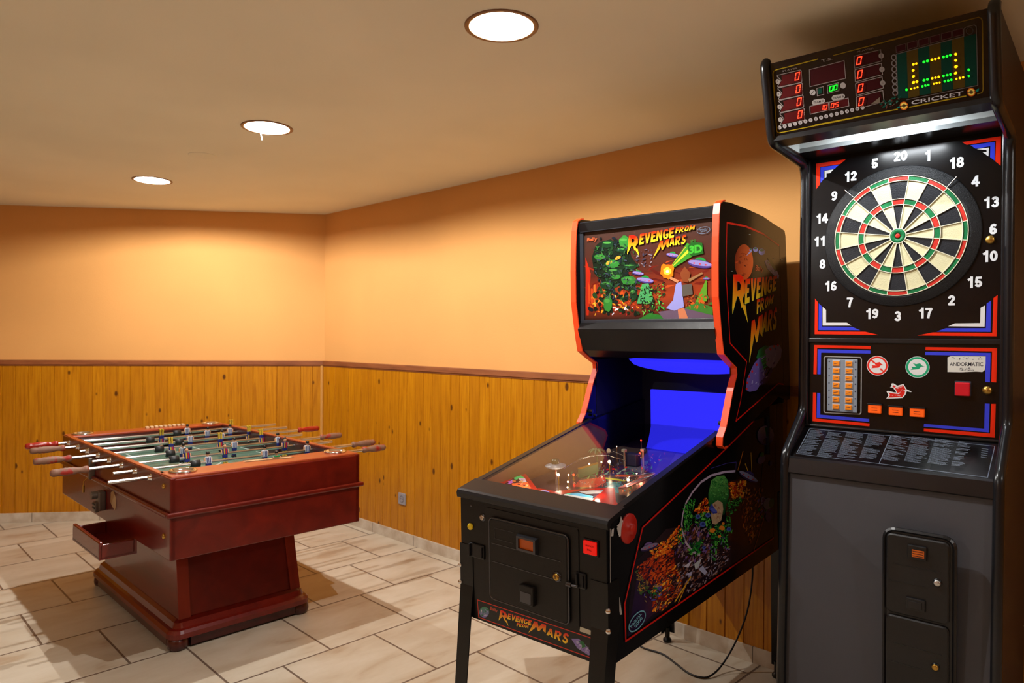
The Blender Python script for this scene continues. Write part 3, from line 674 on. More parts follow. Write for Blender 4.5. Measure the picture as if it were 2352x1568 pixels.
# lockdown bar and side rails
m = MB(); m.prism(PF, 0, [(-.001,-.03),(-.008,-.026),(-.011,-.010),(-.006,-.001),(.004,.003),(.083,.021),(.083,.008),(.01,-.012)], -.009, PW+.009)
part('lockdown_bar', m, M_BLKM, pin, bevel=.0025)
for u0, u1 in ((-.002,.022), (PW-.022, PW+.002)):
    m = MB(); m.prism(PF, 0, [(.07,.014),(.075,.0195),(.76,.1535),(.76,.143),(.07,.006)], u0, u1); part('side_rail', m, M_BLKM, pin, bevel=.002)
def glass_mat():
    m = bpy.data.materials.new('clear_glass'); m.use_nodes = True; nt = m.node_tree; nt.nodes.clear()
    o = N(nt, 'ShaderNodeOutputMaterial'); t = N(nt, 'ShaderNodeBsdfTransparent'); g = N(nt, 'ShaderNodeBsdfGlossy'); g.inputs['Roughness'].default_value = .02
    t.inputs['Color'].default_value = (.94,.95,.94,1); ge = N(nt, 'ShaderNodeNewGeometry'); dt_ = N(nt, 'ShaderNodeVectorMath', operation='DOT_PRODUCT'); nt.links.new(ge.outputs['Normal'], dt_.inputs[0]); nt.links.new(ge.outputs['Incoming'], dt_.inputs[1])
    fr_ = math_n(nt, 'ADD', .03, math_n(nt, 'MULTIPLY', .8, math_n(nt, 'POWER', math_n(nt, 'SUBTRACT', 1., math_n(nt, 'ABSOLUTE', dt_.outputs['Value'])), 5.))); mx = N(nt, 'ShaderNodeMixShader')
    nt.links.new(fr_, mx.inputs[0]); nt.links.new(t.outputs[0], mx.inputs[1]); nt.links.new(g.outputs[0], mx.inputs[2]); nt.links.new(mx.outputs[0], o.inputs[0]); return m
M_GLASS = glass_mat()
m = MB(); m.prism(PF, 0, [(.08,.0155),(.08,.0185),(.78,.1545),(.78,.1515)], .014, PW-.014); part('playfield_glass', m, M_GLASS, pin)
# playfield
def pfn(d): return -.05+.055*d
sl = math.atan(.055); nP = (PF.N*math.cos(sl)-PF.V*math.sin(sl)).normalized()
def pplane(h=0.): return Pl(PF(0,0,-.05)+nP*h, nP)
m = MB(); m.prism(PF, 0, [(.018,pfn(.018)),(1.3,pfn(1.3)),(1.3,pfn(1.3)-.012),(.018,pfn(.018)-.012)], .018, PW-.018)
pf = part('playfield', m, mat('playfield_board', (74,58,50), rough=.2, coat=.5), pin)
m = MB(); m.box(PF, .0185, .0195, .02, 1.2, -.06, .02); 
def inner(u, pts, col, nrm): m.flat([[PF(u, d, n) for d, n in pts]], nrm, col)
m = MB(); inner(.0185, [(.02,-.055),(.02,.0),(.09,.012),(.716,.138),(.74,.142),(.866,.087),(.873,.067),(.827,-.003)], G_(118,82,56), PF.U)  # reflection of wall and backbox trim, painted as colour on the inner side
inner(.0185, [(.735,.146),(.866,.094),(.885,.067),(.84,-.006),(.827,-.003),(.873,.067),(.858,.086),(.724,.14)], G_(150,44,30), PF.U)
part('side_reflection', m, PR, pin, label='reflection of the wall and trim painted on the inner side, brown with a red edge')
A0 = Art(MB(), pplane(.0), 1120, 960, 6.533); B0 = Art(A0.mb, A0.pl, 1340, 960, 6.533); A = A0
TEAL, DRED, DK = G_(60,110,112), G_(120,34,26), G_(34,28,28)
B0.poly([(-1000,700),(-300,640),(600,520),(1400,500),(1240,760),(800,1130),(520,1300),(-800,1150)], G_(64,46,44))
B0.poly([(350,760),(1180,560),(1080,800),(600,900),(300,840)], G_(50,36,66))
B0.poly([(340,960),(560,960),(620,1030),(520,1130),(380,1060)], TEAL); B0.poly([(-60,930),(330,880),(340,960),(200,1040),(-140,1030)], G_(168,56,40))
B0.poly([(600,640),(980,640),(900,820),(720,800)], G_(70,80,92)); B0.poly([(330,890),(640,930),(620,950),(330,915)], G_(150,140,40))
B0.poly([(480,850),(760,845),(740,885),(470,880)], G_(150,60,36)); B0.poly([(520,1040),(850,980),(700,1160),(540,1150)], G_(120,74,54))
B0.splat([(300,620),(1300,520),(1100,800),(640,1180),(360,1060),(-100,1050),(-300,850)], [G_(140,50,40), TEAL, G_(90,90,100), G_(160,140,60), G_(60,120,80), G_(70,50,90), G_(170,100,70), G_(150,150,150)], 260, 22)
B0.splat([(0,850),(330,820),(340,1040),(-200,1040)], [G_(170,60,44), G_(130,40,34), G_(190,120,90)], 40, 20)
for x, y, rx, ry in ((20,870,70,32),(140,835,62,28),(240,805,50,22),(700,830,60,20)): B0.line([(x+rx*math.cos(t), y+ry*math.sin(t)) for t in [2*PI*i/20 for i in range(20)]], .003, G_(60,150,90), True)
for x, y in ((300,850),(490,840),(570,790)): B0.poly([(x,y),(x+90,y-60),(x+60,y-10),(x+100,y-10)], G_(120,140,120))
for x, y, r in ((365,770,25),(450,765,28),(640,740,22),(1140,630,16)): B0.ell(x, y, r, r*.5, G_(190,40,34))
part('playfield_print', A0.mb, print_mat('playfield_ink', rough=.25, coat=.4), pf)
# aprons: raised red wedges with stickers
M_ARED = mat('red_plastic', (176,34,24), rough=.25, coat=.4)
def solid(mb, pl, conv, pts, h, col=None):
    top = [conv.h(*p) for p in pts]; bot = [p-nP*h for p in top]; n = len(top)
    mb.add(top, [list(range(n))], col=col)
    for i in range(n): j = (i+1) % n; mb.add([top[i],top[j],bot[j],bot[i]], [[0,1,2,3]], col=col)
hp = pplane(.03); mb = MB(); A = Art(mb, hp, 1120, 960, 6.533)
solid(mb, hp, A, [(60,1010),(440,822),(520,800),(570,830),(745,1060),(700,1140),(200,1100)], .03); left_ap = part('apron', mb, M_ARED, pin, label='red left apron with a bright sticker')
mb = MB(); A = Art(mb, hp, 1120, 960, 6.533)
A.poly([(215,1010),(465,850),(590,945),(650,1050),(560,1110),(240,1060)], G_(60,30,40)); A.poly([(395,885),(500,860),(560,900),(590,960),(520,975),(460,905),(440,925),(400,920)], G_(70,200,110)); A.poly([(460,900),(560,900),(590,965),(500,950)], G_(225,190,200))
A.poly([(300,950),(390,930),(400,960),(330,990)], G_(210,100,200)); A.poly([(360,980),(600,960),(650,1050),(560,1110),(380,1060)], G_(232,100,50)); A.poly([(230,1020),(340,1010),(390,1045),(260,1050)], G_(110,120,220))
A.splat([(240,1010),(465,850),(590,945),(640,1050),(560,1100)], [G_(240,140,60), G_(60,40,60), G_(250,180,120), G_(180,120,220)], 26, 24, ang=-.2); part('sticker', mb, M_PRINT, left_ap)
mb = MB(); A = Art(mb, hp, 1120, 960, 6.533)
solid(mb, hp, A, [(1035,1105),(1080,1085),(1800,1040),(1900,1050),(1925,1240),(1960,1300),(1880,1330),(1500,1310),(1040,1200)], .03); ra = part('apron', mb, M_ARED, pin, label='red right apron with white cards')
mb = MB(); A = Art(mb, hp, 1120, 960, 6.533)
A.poly([(1090,1150),(1400,1085),(1740,1080),(1600,1200),(1500,1270),(1110,1190)], G_(44,40,52)); A.poly([(1110,1180),(1190,1135),(1360,1122),(1585,1175),(1570,1205),(1160,1150)], G_(90,190,230)); A.poly([(1110,1180),(1190,1135),(1260,1130),(1200,1160)], G_(90,240,190))
A.poly([(1160,1140),(1600,1208),(1530,1275),(1100,1192)], G_(230,228,226)); A.poly([(1370,1105),(1560,1085),(1740,1085),(1690,1130),(1480,1140)], G_(190,186,186))
for k in range(4): A.line([(1180+k*10,1158+k*9),(1560-k*14,1216+k*10)], .0012, G_(90,90,100))
A.splat([(1130,1190),(1510,1255),(1500,1262),(1120,1195)], [G_(20,20,24)], 14, 16, ang=.15); A.poly([(1770,1110),(1880,1100),(1925,1230),(1850,1300)], G_(150,20,18)); part('sticker', mb, M_PRINT, ra)
mb = MB(); A = Art(mb, pplane(.02), 1120, 960, 6.533); solid(mb, None, A, [(620,1100),(760,1050),(940,1080),(1060,1100),(1040,1190),(700,1150)], .02); dr = part('drain_cover', mb, M_ARED, pin)
mb = MB(); A = Art(mb, pplane(.0205), 1120, 960, 6.533); A.ell(835,1120,95,38,G_(170,150,230)); A.ell(840,1118,60,22,G_(120,90,200)); A.line([(745,1100),(800,1085),(880,1080)], .003, G_(240,200,110)); part('sticker', mb, M_PRINT, dr)
def at_h(x, y, ox, h): return pplane(h).hit(ox+x/6.533, 960+y/6.533)
# toys and lamps on the playfield
c = at_h(1020, 715, 1120, .065); mb = MB(); mb.lathe(c, nP, [(0,-.012),(.02,-.010),(.039,-.001),(.039,.002),(.017,.009),(.0,.010)], 28, caps=False); sau = part('toy_saucer', mb, mat('grey_toy_plastic', (120,120,128), rough=.35), pin)
mb = MB(); mb.lathe(c+nP*.008, nP, [(.0155,0),(.0155,.012),(.012,.017),(0,.019)], 20, caps=False); part('saucer_dome', mb, mat('dark_green_dome', (44,50,38), rough=.2), sau)
mb = MB(); mb.cyl(c-nP*.065, c-nP*.01, .004); part('saucer_post', mb, M_CHROME, sau)
c = at_h(1640, 500, 1120, .06); mb = MB()
for k in range(9):
    t = 2*PI*k/9+.2; r_ = PF.U*math.cos(t)+PF.V*math.sin(t); mb.tube([c+r_*s*.036+nP*(.012*math.sin(s*PI*.75)-.014*s*s) for s in (0,.25,.5,.75,1)], [.0022,.004,.0045,.0035,.001], 6)
mb.cyl(c-nP*.06, c, .003); part('toy_palm', mb, mat('palm_green', (60,88,60), rough=.5), pin)
mb = MB(); c = at_h(1815, 490, 1120, .06); mb.cyl(c, c+PF.V*.002, .0095, seg=20); part('round_target', mb, mat('cream_target', (220,190,160), rough=.4), pin)
mb = MB(); P = [at_h(*q, 1120, .03) for q in ((1365,790),(1650,705))]; dirc = (P[1]-P[0]).normalized(); TF = Frame(P[0], dirc, nP.cross(dirc), nP)
mb.box(TF, 0, (P[1]-P[0]).length, -.003, .003, -.028, .006); tb = part('target_bank', mb, mat('green_target', (70,98,70), rough=.4), pin)
mb = MB(); mb.box(TF, 0, (P[1]-P[0]).length, -.004, .004, .006, .011); part('brass_cap', mb, M_BRASS, tb)
M_POST = mat('post_plastic', (130,120,104), rough=.4)
for x, y, ox in ((610,465,1340),(893,460,1340)):
    c = at_h(x, y, ox, .07); mb = MB(); mb.cyl(c-nP*.07, c-nP*.008, .004); mb.box(Frame(c, PF.U, PF.V, nP), -.008,.008,-.008,.008,-.01,.0, bev=.001); part('column_post', mb, M_POST, pin)
mb = MB(); c = at_h(740, 600, 1340, .03); mb.box(Frame(c, PF.U, PF.V, nP), -.028, .028, -.02, .02, -.03, .02, bev=.006); part('toy_saucer_hull', mb, mat('navy_toy', (34,34,60), rough=.3), pin)
mb = MB()
for pts in ([(620,905,.04),(720,870,.05),(900,840,.05),(1050,815,.05)], [(640,1010,.035),(760,960,.04),(900,900,.045),(1060,850,.05)], [(-60,600,.05),(100,580,.06),(280,540,.06),(460,500,.06),(600,560,.05)], [(-300,760,.04),(-100,640,.05),(120,560,.06),(380,560,.06),(640,640,.05)]):
    mb.tube([at_h(x, y, 1340, h) for x, y, h in pts], .0016, 6)
part('wire_ramp', mb, M_CHROME, pin)
mb = MB()
for a, b_ in (((520,1040,.03),(560,1010,.03)),):
    L = [at_h(x, y, 1340, .035) for x, y in ((520,1040),(700,960),(900,870),(1070,815),(1080,830),(900,940),(700,1020),(560,1050))]
    mb.add(L, [list(range(8))]); mb.add([p-nP*.002 for p in L], [list(range(8))[::-1]])
part('plastic_guide', mb, mat('rosy_plastic', (150,90,84), rough=.15, coat=.5), pin)
BULBS = [(1060,850,1120,.035,.0055,'w'),(1205,955,1120,.02,.0035,'w'),(1200,1040,1120,.02,.003,'w'),(1290,850,1120,.02,.004,'r'),(1215,850,1120,.03,.003,'w'),(1525,685,1120,.045,.003,'w'),(390,655,1340,.04,.0062,'w'),(270,660,1340,.03,.003,'w'),(670,925,1340,.03,.0048,'w'),
 (845,530,1340,.04,.004,'r'),(865,335,1340,.06,.003,'r'),(855,592,1340,.03,.003,'w'),(500,425,1340,.06,.002,'w'),(800,830,1340,.02,.0025,'w')]
M_BW = mat('warm_bulb', (255,220,180), emit=(255,214,170), es=14.); M_BR = mat('red_bulb', (255,40,20), emit=(255,40,16), es=12.)
for x, y, ox, h, r, k in BULBS:
    c = at_h(x, y, ox, h); mb = MB(); mb.sphere(c, r, 12, 8); mb.cur = 1; mb.cyl(c-nP*h, c-nP*r*.9, r*.5, seg=8); part('playfield_bulb', mb, [M_BW if k == 'w' else M_BR, M_BRASS], pin, label='warm lit bulb' if k == 'w' else 'red lit bulb')
for x, y, ox, h, e in ((1060,850,1120,.05,.22),(390,655,1340,.06,.35),(670,925,1340,.05,.25),(500,950,1120,.055,.2),(200,1080,1340,.05,.2),(845,530,1340,.06,.15)):
    ld = bpy.data.lights.new('playfield_lamp', 'POINT'); ld.energy = e; ld.shadow_soft_size = .006; ld.color = (1,.82,.62) if e != .15 else (1,.15,.08); lo = bpy.data.objects.new('playfield_lamp', ld); COL.objects.link(lo); lo.location = at_h(x, y, ox, h)
# backbox
prof = [(.66+.045,.114),(.708,.141),(.738,.174),(.768,.236),(.797,.3),(.815,.33),(.833,.36),(.829,.388),(.772,.416),(.721,.444),(.707,.50),(.680,.648),(.680,.773),(.684,.862),(.691,.941),(.700,.978),(.722,.989)]
rest = [(.787,.992),(.92,.986),(1.095,.973),(1.211,.953),(1.308,.94),(1.33,.934),(1.34,.914),(1.358,.734),(1.388,.284),(1.388,.214),(1.343,.214),(1.253,.238),(.742,.107),(.722,.106)]
m = MB(); m.prism(PF, 0, [(.706,.936),(.706,.972),(.716,.978),(.90,.975),(1.30,.93),(1.35,.72),(1.375,.25),(1.365,.2),(1.35,.2),(1.345,.7),(1.29,.915),(.9,.96),(.73,.962),(.73,.936)], .005, .606)
bb = part('backbox', m, M_BLK, pin)
for u0, u1 in ((-.015,.005),(.606,.626)): m = MB(); m.prism(PF, 0, prof+rest, u0, u1); part('side_panel', m, M_BLKG, bb)
def strip(poly, w, u0, u1):
    """moulding strip following an outline, w thick"""
    n = len(poly); out = []
    for i, (a, b) in enumerate(poly):
        p, q = poly[max(i-1,0)], poly[min(i+1,n-1)]; dx, dy = q[0]-p[0], q[1]-p[1]; L = math.hypot(dx, dy); out.append((a-dy/L*w, b+dx/L*w))
    for i in range(n-1):
        A_, B_, C_, D_ = poly[i], poly[i+1], out[i+1], out[i]
        lo_ = [PF(u0, *x) for x in (A_,B_,C_,D_)]; hi = [PF(u1, *x) for x in (A_,B_,C_,D_)]
        m.add(lo_+hi, [[0,1,2,3],[7,6,5,4],[0,4,5,1],[2,6,7,3],[1,5,6,2],[3,7,4,0]])
tp = [(.745,.107),(.722,.104)]+prof+[(.74,.991)]
m = MB(); strip(tp, .005, -.0175, .0075); part('edge_trim', m, M_TRIM, bb); m = MB(); strip(tp, .005, .6035, .6285); part('edge_trim', m, M_TRIM, bb)
m = MB(); m.prism(PF, 0, [(.706,.934),(.706,.974),(.73,.974),(.73,.934)], .012, .606); m.box(PF, .005, .022, .712, .73, .56, .936); m.box(PF, .596, .606, .712, .73, .56, .936); m.box(PF, .005, .606, .71, .73, .556, .572, bev=.002)
part('glass_frame', m, mat('charcoal_frame', (44,46,52), rough=.3, bump=.2, bscale=400.), bb)
m = MB(); m.prism(PF, 0, [(.73,.572),(.71,.56),(.690,.534),(.692,.525),(.722,.445),(.768,.416),(.79,.416),(1.2,.40),(1.2,.56)], .0055, .6055); part('speaker_chin', m, M_BLK, bb)
m = MB(); m.box(PF, .0055, .6055, 1.2, 1.21, .0, .56); m.box(PF, .6045, .6055, .82, 1.2, .16, .40); m.box(PF, .0055, .0065, .82, 1.2, .16, .40); part('inner_hood', m, M_BLKIN, bb)
# backglass print
gl = Pl(PF(0,.7205,0), -PF.V)
m = MB(); m.box(PF, .022, .596, .7212, .727, .572, .934, col=G_(60,40,32)); A = Art(m, gl, 1290, 440, 3.733)
A.grad([(205,345),(1300,218),(1300,640),(205,740)], [G_(62,44,38),G_(62,44,38),G_(84,36,26),G_(78,34,24)])
A.grad([(205,740),(1300,640),(1305,900),(205,900)], [G_(84,34,24),G_(110,38,24),G_(160,60,26),G_(150,52,24)])
A.grad([(205,900),(1305,880),(1305,1082),(205,1100)], [G_(170,56,22),G_(150,60,30),G_(40,30,30),G_(46,24,18)])
A.splat([(205,650),(1300,560),(1300,800),(205,860)], [G_(150,40,20),G_(110,28,18),G_(180,70,30),G_(90,24,18)], 60, 60, ang=-.1, asp=6)
A.poly([(205,560),(215,1060),(232,1060),(250,700)], G_(180,40,20))
for k in range(9):      # burning skyline
    x = 230+k*22; A.poly([(x,960),(x,780+random.randint(-30,60)),(x+16,775+random.randint(-30,60)),(x+18,960)], random.choice([G_(200,70,30),G_(150,44,24),G_(225,110,40)]))
for k in range(8): x = 420+k*20; A.poly([(x,950),(x,830+random.randint(-30,60)),(x+15,830+random.randint(-30,60)),(x+17,950)], random.choice([G_(220,80,30),G_(170,54,24)]))
A.splat([(240,900),(640,880),(660,1000),(240,1060)], FIRE+[G_(250,210,90)], 150, 15); A.splat([(440,990),(640,980),(660,1060),(440,1050)], [G_(230,225,230),G_(200,200,215),G_(170,40,40)], 18, 22)
# dark green tangle of hills and foliage at left (a plain stand-in for the picture's big figure)
A.poly([(330,430),(420,408),(470,440),(560,420),(600,560),(660,640),(560,700),(640,760),(620,900),(560,820),(470,800),(430,880),(440,1040),(360,1040),(380,850),(340,760),(280,700),(260,560),(290,470)], G_(20,34,24))
for _ in range(150):
    y = random.uniform(400, 1050); x = random.gauss(430 if y < 760 else 500, 62+abs(y-640)*.16); x = min(max(x, 250), 660); A.ell(x, y, random.uniform(12,34), random.uniform(8,20), random.choice([G_(20,40,26),G_(14,30,22),G_(30,64,32),G_(24,52,28),G_(22,30,38),G_(18,24,24)]), random.uniform(0,3), n=9, jag=.2)
for x, y, rx, ry, c_ in ((440,620,60,34,0),(450,680,54,26,1),(470,730,40,20,0),(400,450,50,34,1),(540,430,44,50,0),(590,640,60,24,1),(330,560,44,26,0),(580,760,66,40,0),(390,800,60,36,1),(400,960,36,70,0),(620,880,30,60,1),(520,500,44,24,1)): A.ell(x, y, rx, ry, [G_(46,120,46),G_(20,52,30)][c_], 0, n=14, jag=.1); A.ell(x-6, y-ry*.35, rx*.7, ry*.25, G_(70,140,60), 0, n=10)
for x, y in ((410,608),(485,568)): A.ell(x, y, 28, 14, G_(225,150,50), -.5)
A.splat([(260,480),(640,420),(700,660),(600,1000),(330,900)], [G_(50,64,76),G_(70,110,54),G_(30,70,40),G_(50,60,74),G_(40,96,44),G_(16,30,22)], 260, 17)
A.splat([(640,500),(780,490),(770,650),(650,650)], [G_(90,84,110),G_(60,54,70),G_(140,130,140)], 26, 16)
for x, y, w in ((955,545,90),(1190,620,170),(720,760,120),(660,700,80)): saucer(A, x, y, w, .15)
A.poly([(695,790),(750,785),(800,960),(650,960)], G_(70,150,90)); A.poly([(1240,760),(1250,765),(1250,940),(1150,950)], G_(90,150,40)); saucer(A, 1245, 745, 50)
A.splat([(680,820),(880,780),(900,1040),(680,1050)], GREENS+[G_(20,30,22)]*4, 160, 18)
A.poly([(660,1095),(760,1040),(870,1060),(880,1092)], G_(40,110,40)); A.poly([(880,1092),(830,1030),(1060,1000),(1305,1060),(1305,1082)], G_(100,80,100)); A.poly([(1060,1000),(1150,940),(1300,990),(1300,1060)], G_(60,120,44)); A.splat([(1060,900),(1300,870),(1300,1000),(1070,990)], [G_(70,110,40),G_(200,90,30),G_(60,60,30),G_(120,50,30)], 40, 22)
# pale dress-like patch, plain blocks of colour
A.poly([(985,790),(1030,770),(1040,860),(1055,990),(970,1020),(900,1000),(960,930)], G_(150,150,215)); A.poly([(1020,700),(1060,640),(1110,700),(1090,780),(1040,770)], G_(130,66,36)); A.poly([(920,720),(1010,760),(1000,785),(915,740)], G_(200,130,90)); A.poly([(1000,1010),(1055,995),(1090,1088),(1010,1088)], G_(200,120,84)); A.poly([(1035,800),(1120,790),(1130,880),(1040,900)], G_(90,84,76)); A.poly([(1090,750),(1210,690),(1215,705),(1100,775)], G_(150,110,70))
# ray
A.poly([(905,690),(1080,440),(1215,500)], G_(60,140,40)); A.poly([(905,690),(1110,470),(1130,490)], G_(200,200,50)); A.poly([(905,690),(1060,480),(1075,470)], G_(240,170,50)); A.ell(910, 680, 60, 64, G_(240,120,20), n=18, jag=.2); A.ell(910, 682, 34, 36, G_(255,200,60), n=14, jag=.2); A.ell(912,684,14,14,G_(240,250,200))
A.poly([(1085,470),(1120,430),(1210,440),(1222,530),(1120,555),(1095,530)], G_(30,90,30)); A.text('3D', [(1095,535),(1215,520),(1205,450),(1100,465)], G_(60,170,50), .05); A.text('IN', [(1112,438),(1152,430),(1150,408),(1110,415)], G_(40,120,40))
for w_, q in (('EVENGE', [(668,458),(968,392),(970,308),(678,365)]), ('FROM', [(978,360),(1142,325),(1152,288),(988,308)]), ('ARS', [(928,465),(1062,450),(1078,366),(932,402)])): A.word(w_, q, edge=G_(20,14,12))
A.glyph('1', [(566,545),(672,556),(662,372),(580,378)], edge=G_(20,14,12)); A.glyph('2', [(788,572),(918,505),(930,405),(842,428)], edge=G_(20,14,12))
A.text('Bally', [(222,435),(308,428),(312,390),(226,398)], G_(200,90,50)); oval_badge(A, 1222, 332, 56, 28, -.2, G_(100,116,136), 'PINBALL', '2000')
part('backglass', m, M_PRINT, bb, label='printed picture panel with the game title')
# side art of the backbox
sd = Pl(PF(.626,0,0), PF.U); m = MB(); A = Art(m, sd, 1660, 520, 3.918); LR_ = G_(214,28,18)
A.line([(37,-34),(204,-2),(364,67),(504,170)], .0075, LR_); A.line([(37,-34),(30,300),(30,450),(65,1050),(215,1215),(160,1568),(118,1750)], .0055, LR_); A.line([(118,1750),(500,1412),(545,1420)], .0055, LR_); A.line([(510,175),(550,1420)], .002, G_(60,12,10))
A.grad([(190+83*math.cos(2*PI*i/28), 320+160*math.sin(2*PI*i/28)) for i in range(28)], [tuple(G_(235,100,40)[k]*(.5+.5*math.cos(2*PI*i/28-.3))+G_(120,30,12)[k]*(.5-.5*math.cos(2*PI*i/28-.3)) for k in range(4)) for i in range(28)])
A.splat([(120,270),(190,200),(230,330),(200,450),(130,430)], [G_(130,40,18),G_(190,64,24),G_(110,28,14)], 26, 16)
for x, y, r in ((250,212,13),(293,208,22),(350,228,29)): A.ell(x, y, r, r, G_(150,150,220)); A.ell(x, y-r*.5, r*.7, r*.4, G_(50,110,80))
A.poly([(210,265),(250,212),(262,225)], G_(170,170,220)); A.poly([(375,310),(400,300),(440,330),(480,380),(505,440),(500,475),(450,430),(400,380)], G_(160,150,205)); A.poly([(400,280),(440,300),(490,400),(470,400),(420,330)], G_(40,90,60)); A.splat([(390,310),(440,330),(490,440),(420,390)], [G_(200,60,70),G_(60,120,90),G_(190,190,230)], 12, 12)
A.text('Bally', [(290,412),(362,418),(368,365),(295,345)], G_(200,90,50))
TE = G_(20,110,90)
A.word('EVENGE', [(197,700),(478,572),(490,440),(203,474)], edge=TE); A.word('FROM', [(304,790),(445,690),(460,612),(306,656)], edge=TE); A.word('ARS', [(350,955),(478,925),(490,720),(362,778)], edge=TE)
A.glyph('1', [(82,800),(224,868),(198,428),(88,430)], edge=TE); A.glyph('2', [(236,1225),(354,1062),(356,790),(244,860)], edge=TE)
A.poly([(300,1180),(320,1110),(380,1068),(412,1080),(380,1290),(345,1240)], G_(24,110,56)); A.poly([(380,1110),(430,1070),(510,1065),(530,1110),(520,1180),(470,1260),(440,1280),(390,1250)], G_(150,140,196)); A.poly([(205,1470),(215,1370),(280,1230),(335,1170),(370,1300),(400,1390),(330,1430),(300,1475),(240,1488)], G_(110,90,170))
A.poly([(330,1400),(400,1330),(440,1260),(445,1300),(400,1400),(350,1425)], G_(60,44,100)); A.splat([(230,1460),(340,1200),(400,1120),(500,1090),(500,1180),(400,1390)], [G_(130,120,190),G_(90,70,150),G_(170,160,210)], 30, 20, ang=-1.)
for k in range(4): A.line([(335+k*6,1180+k*34),(388+k*2,1150+k*34)], .004, G_(60,160,90))
for x, y in ((460,1078),(493,1068),(425,1105),(302,1243),(262,1303),(236,1350),(218,1405),(212,1460)): A.ell(x, y, 9, 12, G_(210,40,50), n=8)
for x, y in ((240,72),(80,402),(460,285),(530,300)): A.ell(x, y, 9, 3, G_(170,170,150), n=8)
part('side_artwork', m, M_PRINT, bb, label='printed side art with the game title')
# side art of the cabinet
sd = Pl(PF(PW,0,0), PF.U); m = MB(); g1 = Art(m, sd, 1420, 1030, 6.031); g2 = Art(m, sd, 1540, 1040, 6.031); g3 = Art(m, sd, 1420, 1240, 6.031); P0 = Art(m, sd, 0, 0, 1.)
g3.poly([(150,880),(230,300),(480,60),(860,-60),(1568,-300),(1568,330),(700,930),(120,1330)], G_(26,14,30))
g3.grad([(130,1340),(260,520),(420,300),(560,120),(760,0),(780,500),(640,880),(300,1200)], [G_(34,16,60),G_(40,20,60),G_(90,60,30),G_(60,20,20),G_(60,24,16),G_(100,40,20),G_(60,30,20),G_(40,20,70)])
g2.poly([(-300,1300),(-60,1050),(300,1000),(560,1200),(900,900),(1300,700),(1400,1180),(820,1568),(0,1900)], G_(40,24,30)); g2.poly([(800,400),(1050,330),(1290,500),(1290,1000),(1100,1300),(800,1200),(760,700)], G_(64,28,16))
R_ = [(230,400),(420,250),(640,100),(760,150),(800,420),(700,700),(520,620),(400,560)]; g3.splat(R_, [G_(190,60,20),G_(220,90,26),G_(150,40,18),G_(110,30,16)], 320, 38, ang=-.9)
g3.splat([(480,640),(760,330),(900,500),(860,760),(540,1030),(470,960)], FIRE+RUBBLE[:3], 280, 34, ang=-.8); g3.splat([(250,420),(420,600),(400,700),(280,760)], [G_(170,130,60),G_(120,96,50),G_(60,90,50)], 60, 30)
g3.splat([(420,100),(700,-20),(740,120),(520,260)], FIRE[:4], 140, 24, ang=-.6); g2.splat([(-120,1280),(120,990),(220,1100),(60,1300)], FIRE[:4], 140, 24, ang=-1)
g2.splat([(180,1060),(460,900),(560,1180),(520,1500),(250,1560),(60,1400)], RUBBLE+PURP[:2], 280, 36, ang=-1.1); g3.splat([(820,300),(1300,150),(1568,60),(1540,340),(980,740),(860,620)], RUBBLE+[G_(150,150,180)], 300, 32, ang=-.9)
g2.splat([(800,420),(1050,380),(1010,620),(860,640)], FIRE, 240, 28); g2.splat([(320,800),(480,620),(540,700),(540,840),(420,880)], FIRE, 140, 24, ang=-1); g2.splat([(1000,500),(1280,480),(1300,960),(1120,1300),(980,1000)], [G_(140,60,18),G_(90,36,14),G_(180,100,30),G_(60,26,14)], 220, 30, ang=-1.3)
g2.splat([(1200,640),(1400,620),(1400,900),(1250,940)], PURP+GREENS[:2], 30, 40, ang=-1.2)
for x0, y0, x1, y1, c_ in ((1000,-20,930,230,G_(200,110,30)),(1110,0,1120,250,G_(200,140,40)),(1290,0,1250,560,G_(90,40,18)),(1030,150,1080,280,G_(230,160,40)),(1150,1350,1290,900,G_(150,70,20))): g2.line([(x0,y0),(x1,y1)], .006, c_)
g3.line([(1000,510),(780,850)], .006, G_(220,170,50)); g3.line([(960,560),(830,860)], .005, G_(200,140,30)); g3.line([(860,560),(740,800)], .005, G_(180,90,40))
g2.line([(890,250)]+[(660+310*math.cos(t)*-.02+(-1)*0-500*math.sin(t*1.0)*.98, 760-500*math.cos(t)) for t in [0.02+.13*k for k in range(0)]]+[(740,262),(560,310),(420,400),(300,540),(210,690),(165,850),(150,980),(165,1100),(200,1230),(300,1360),(400,1410)], .0085, G_(176,160,190))
g2.line([(905,125),(780,140),(560,210)], .002, G_(60,50,140)); g2.line([(905,125),(900,230)], .002, G_(90,70,150))
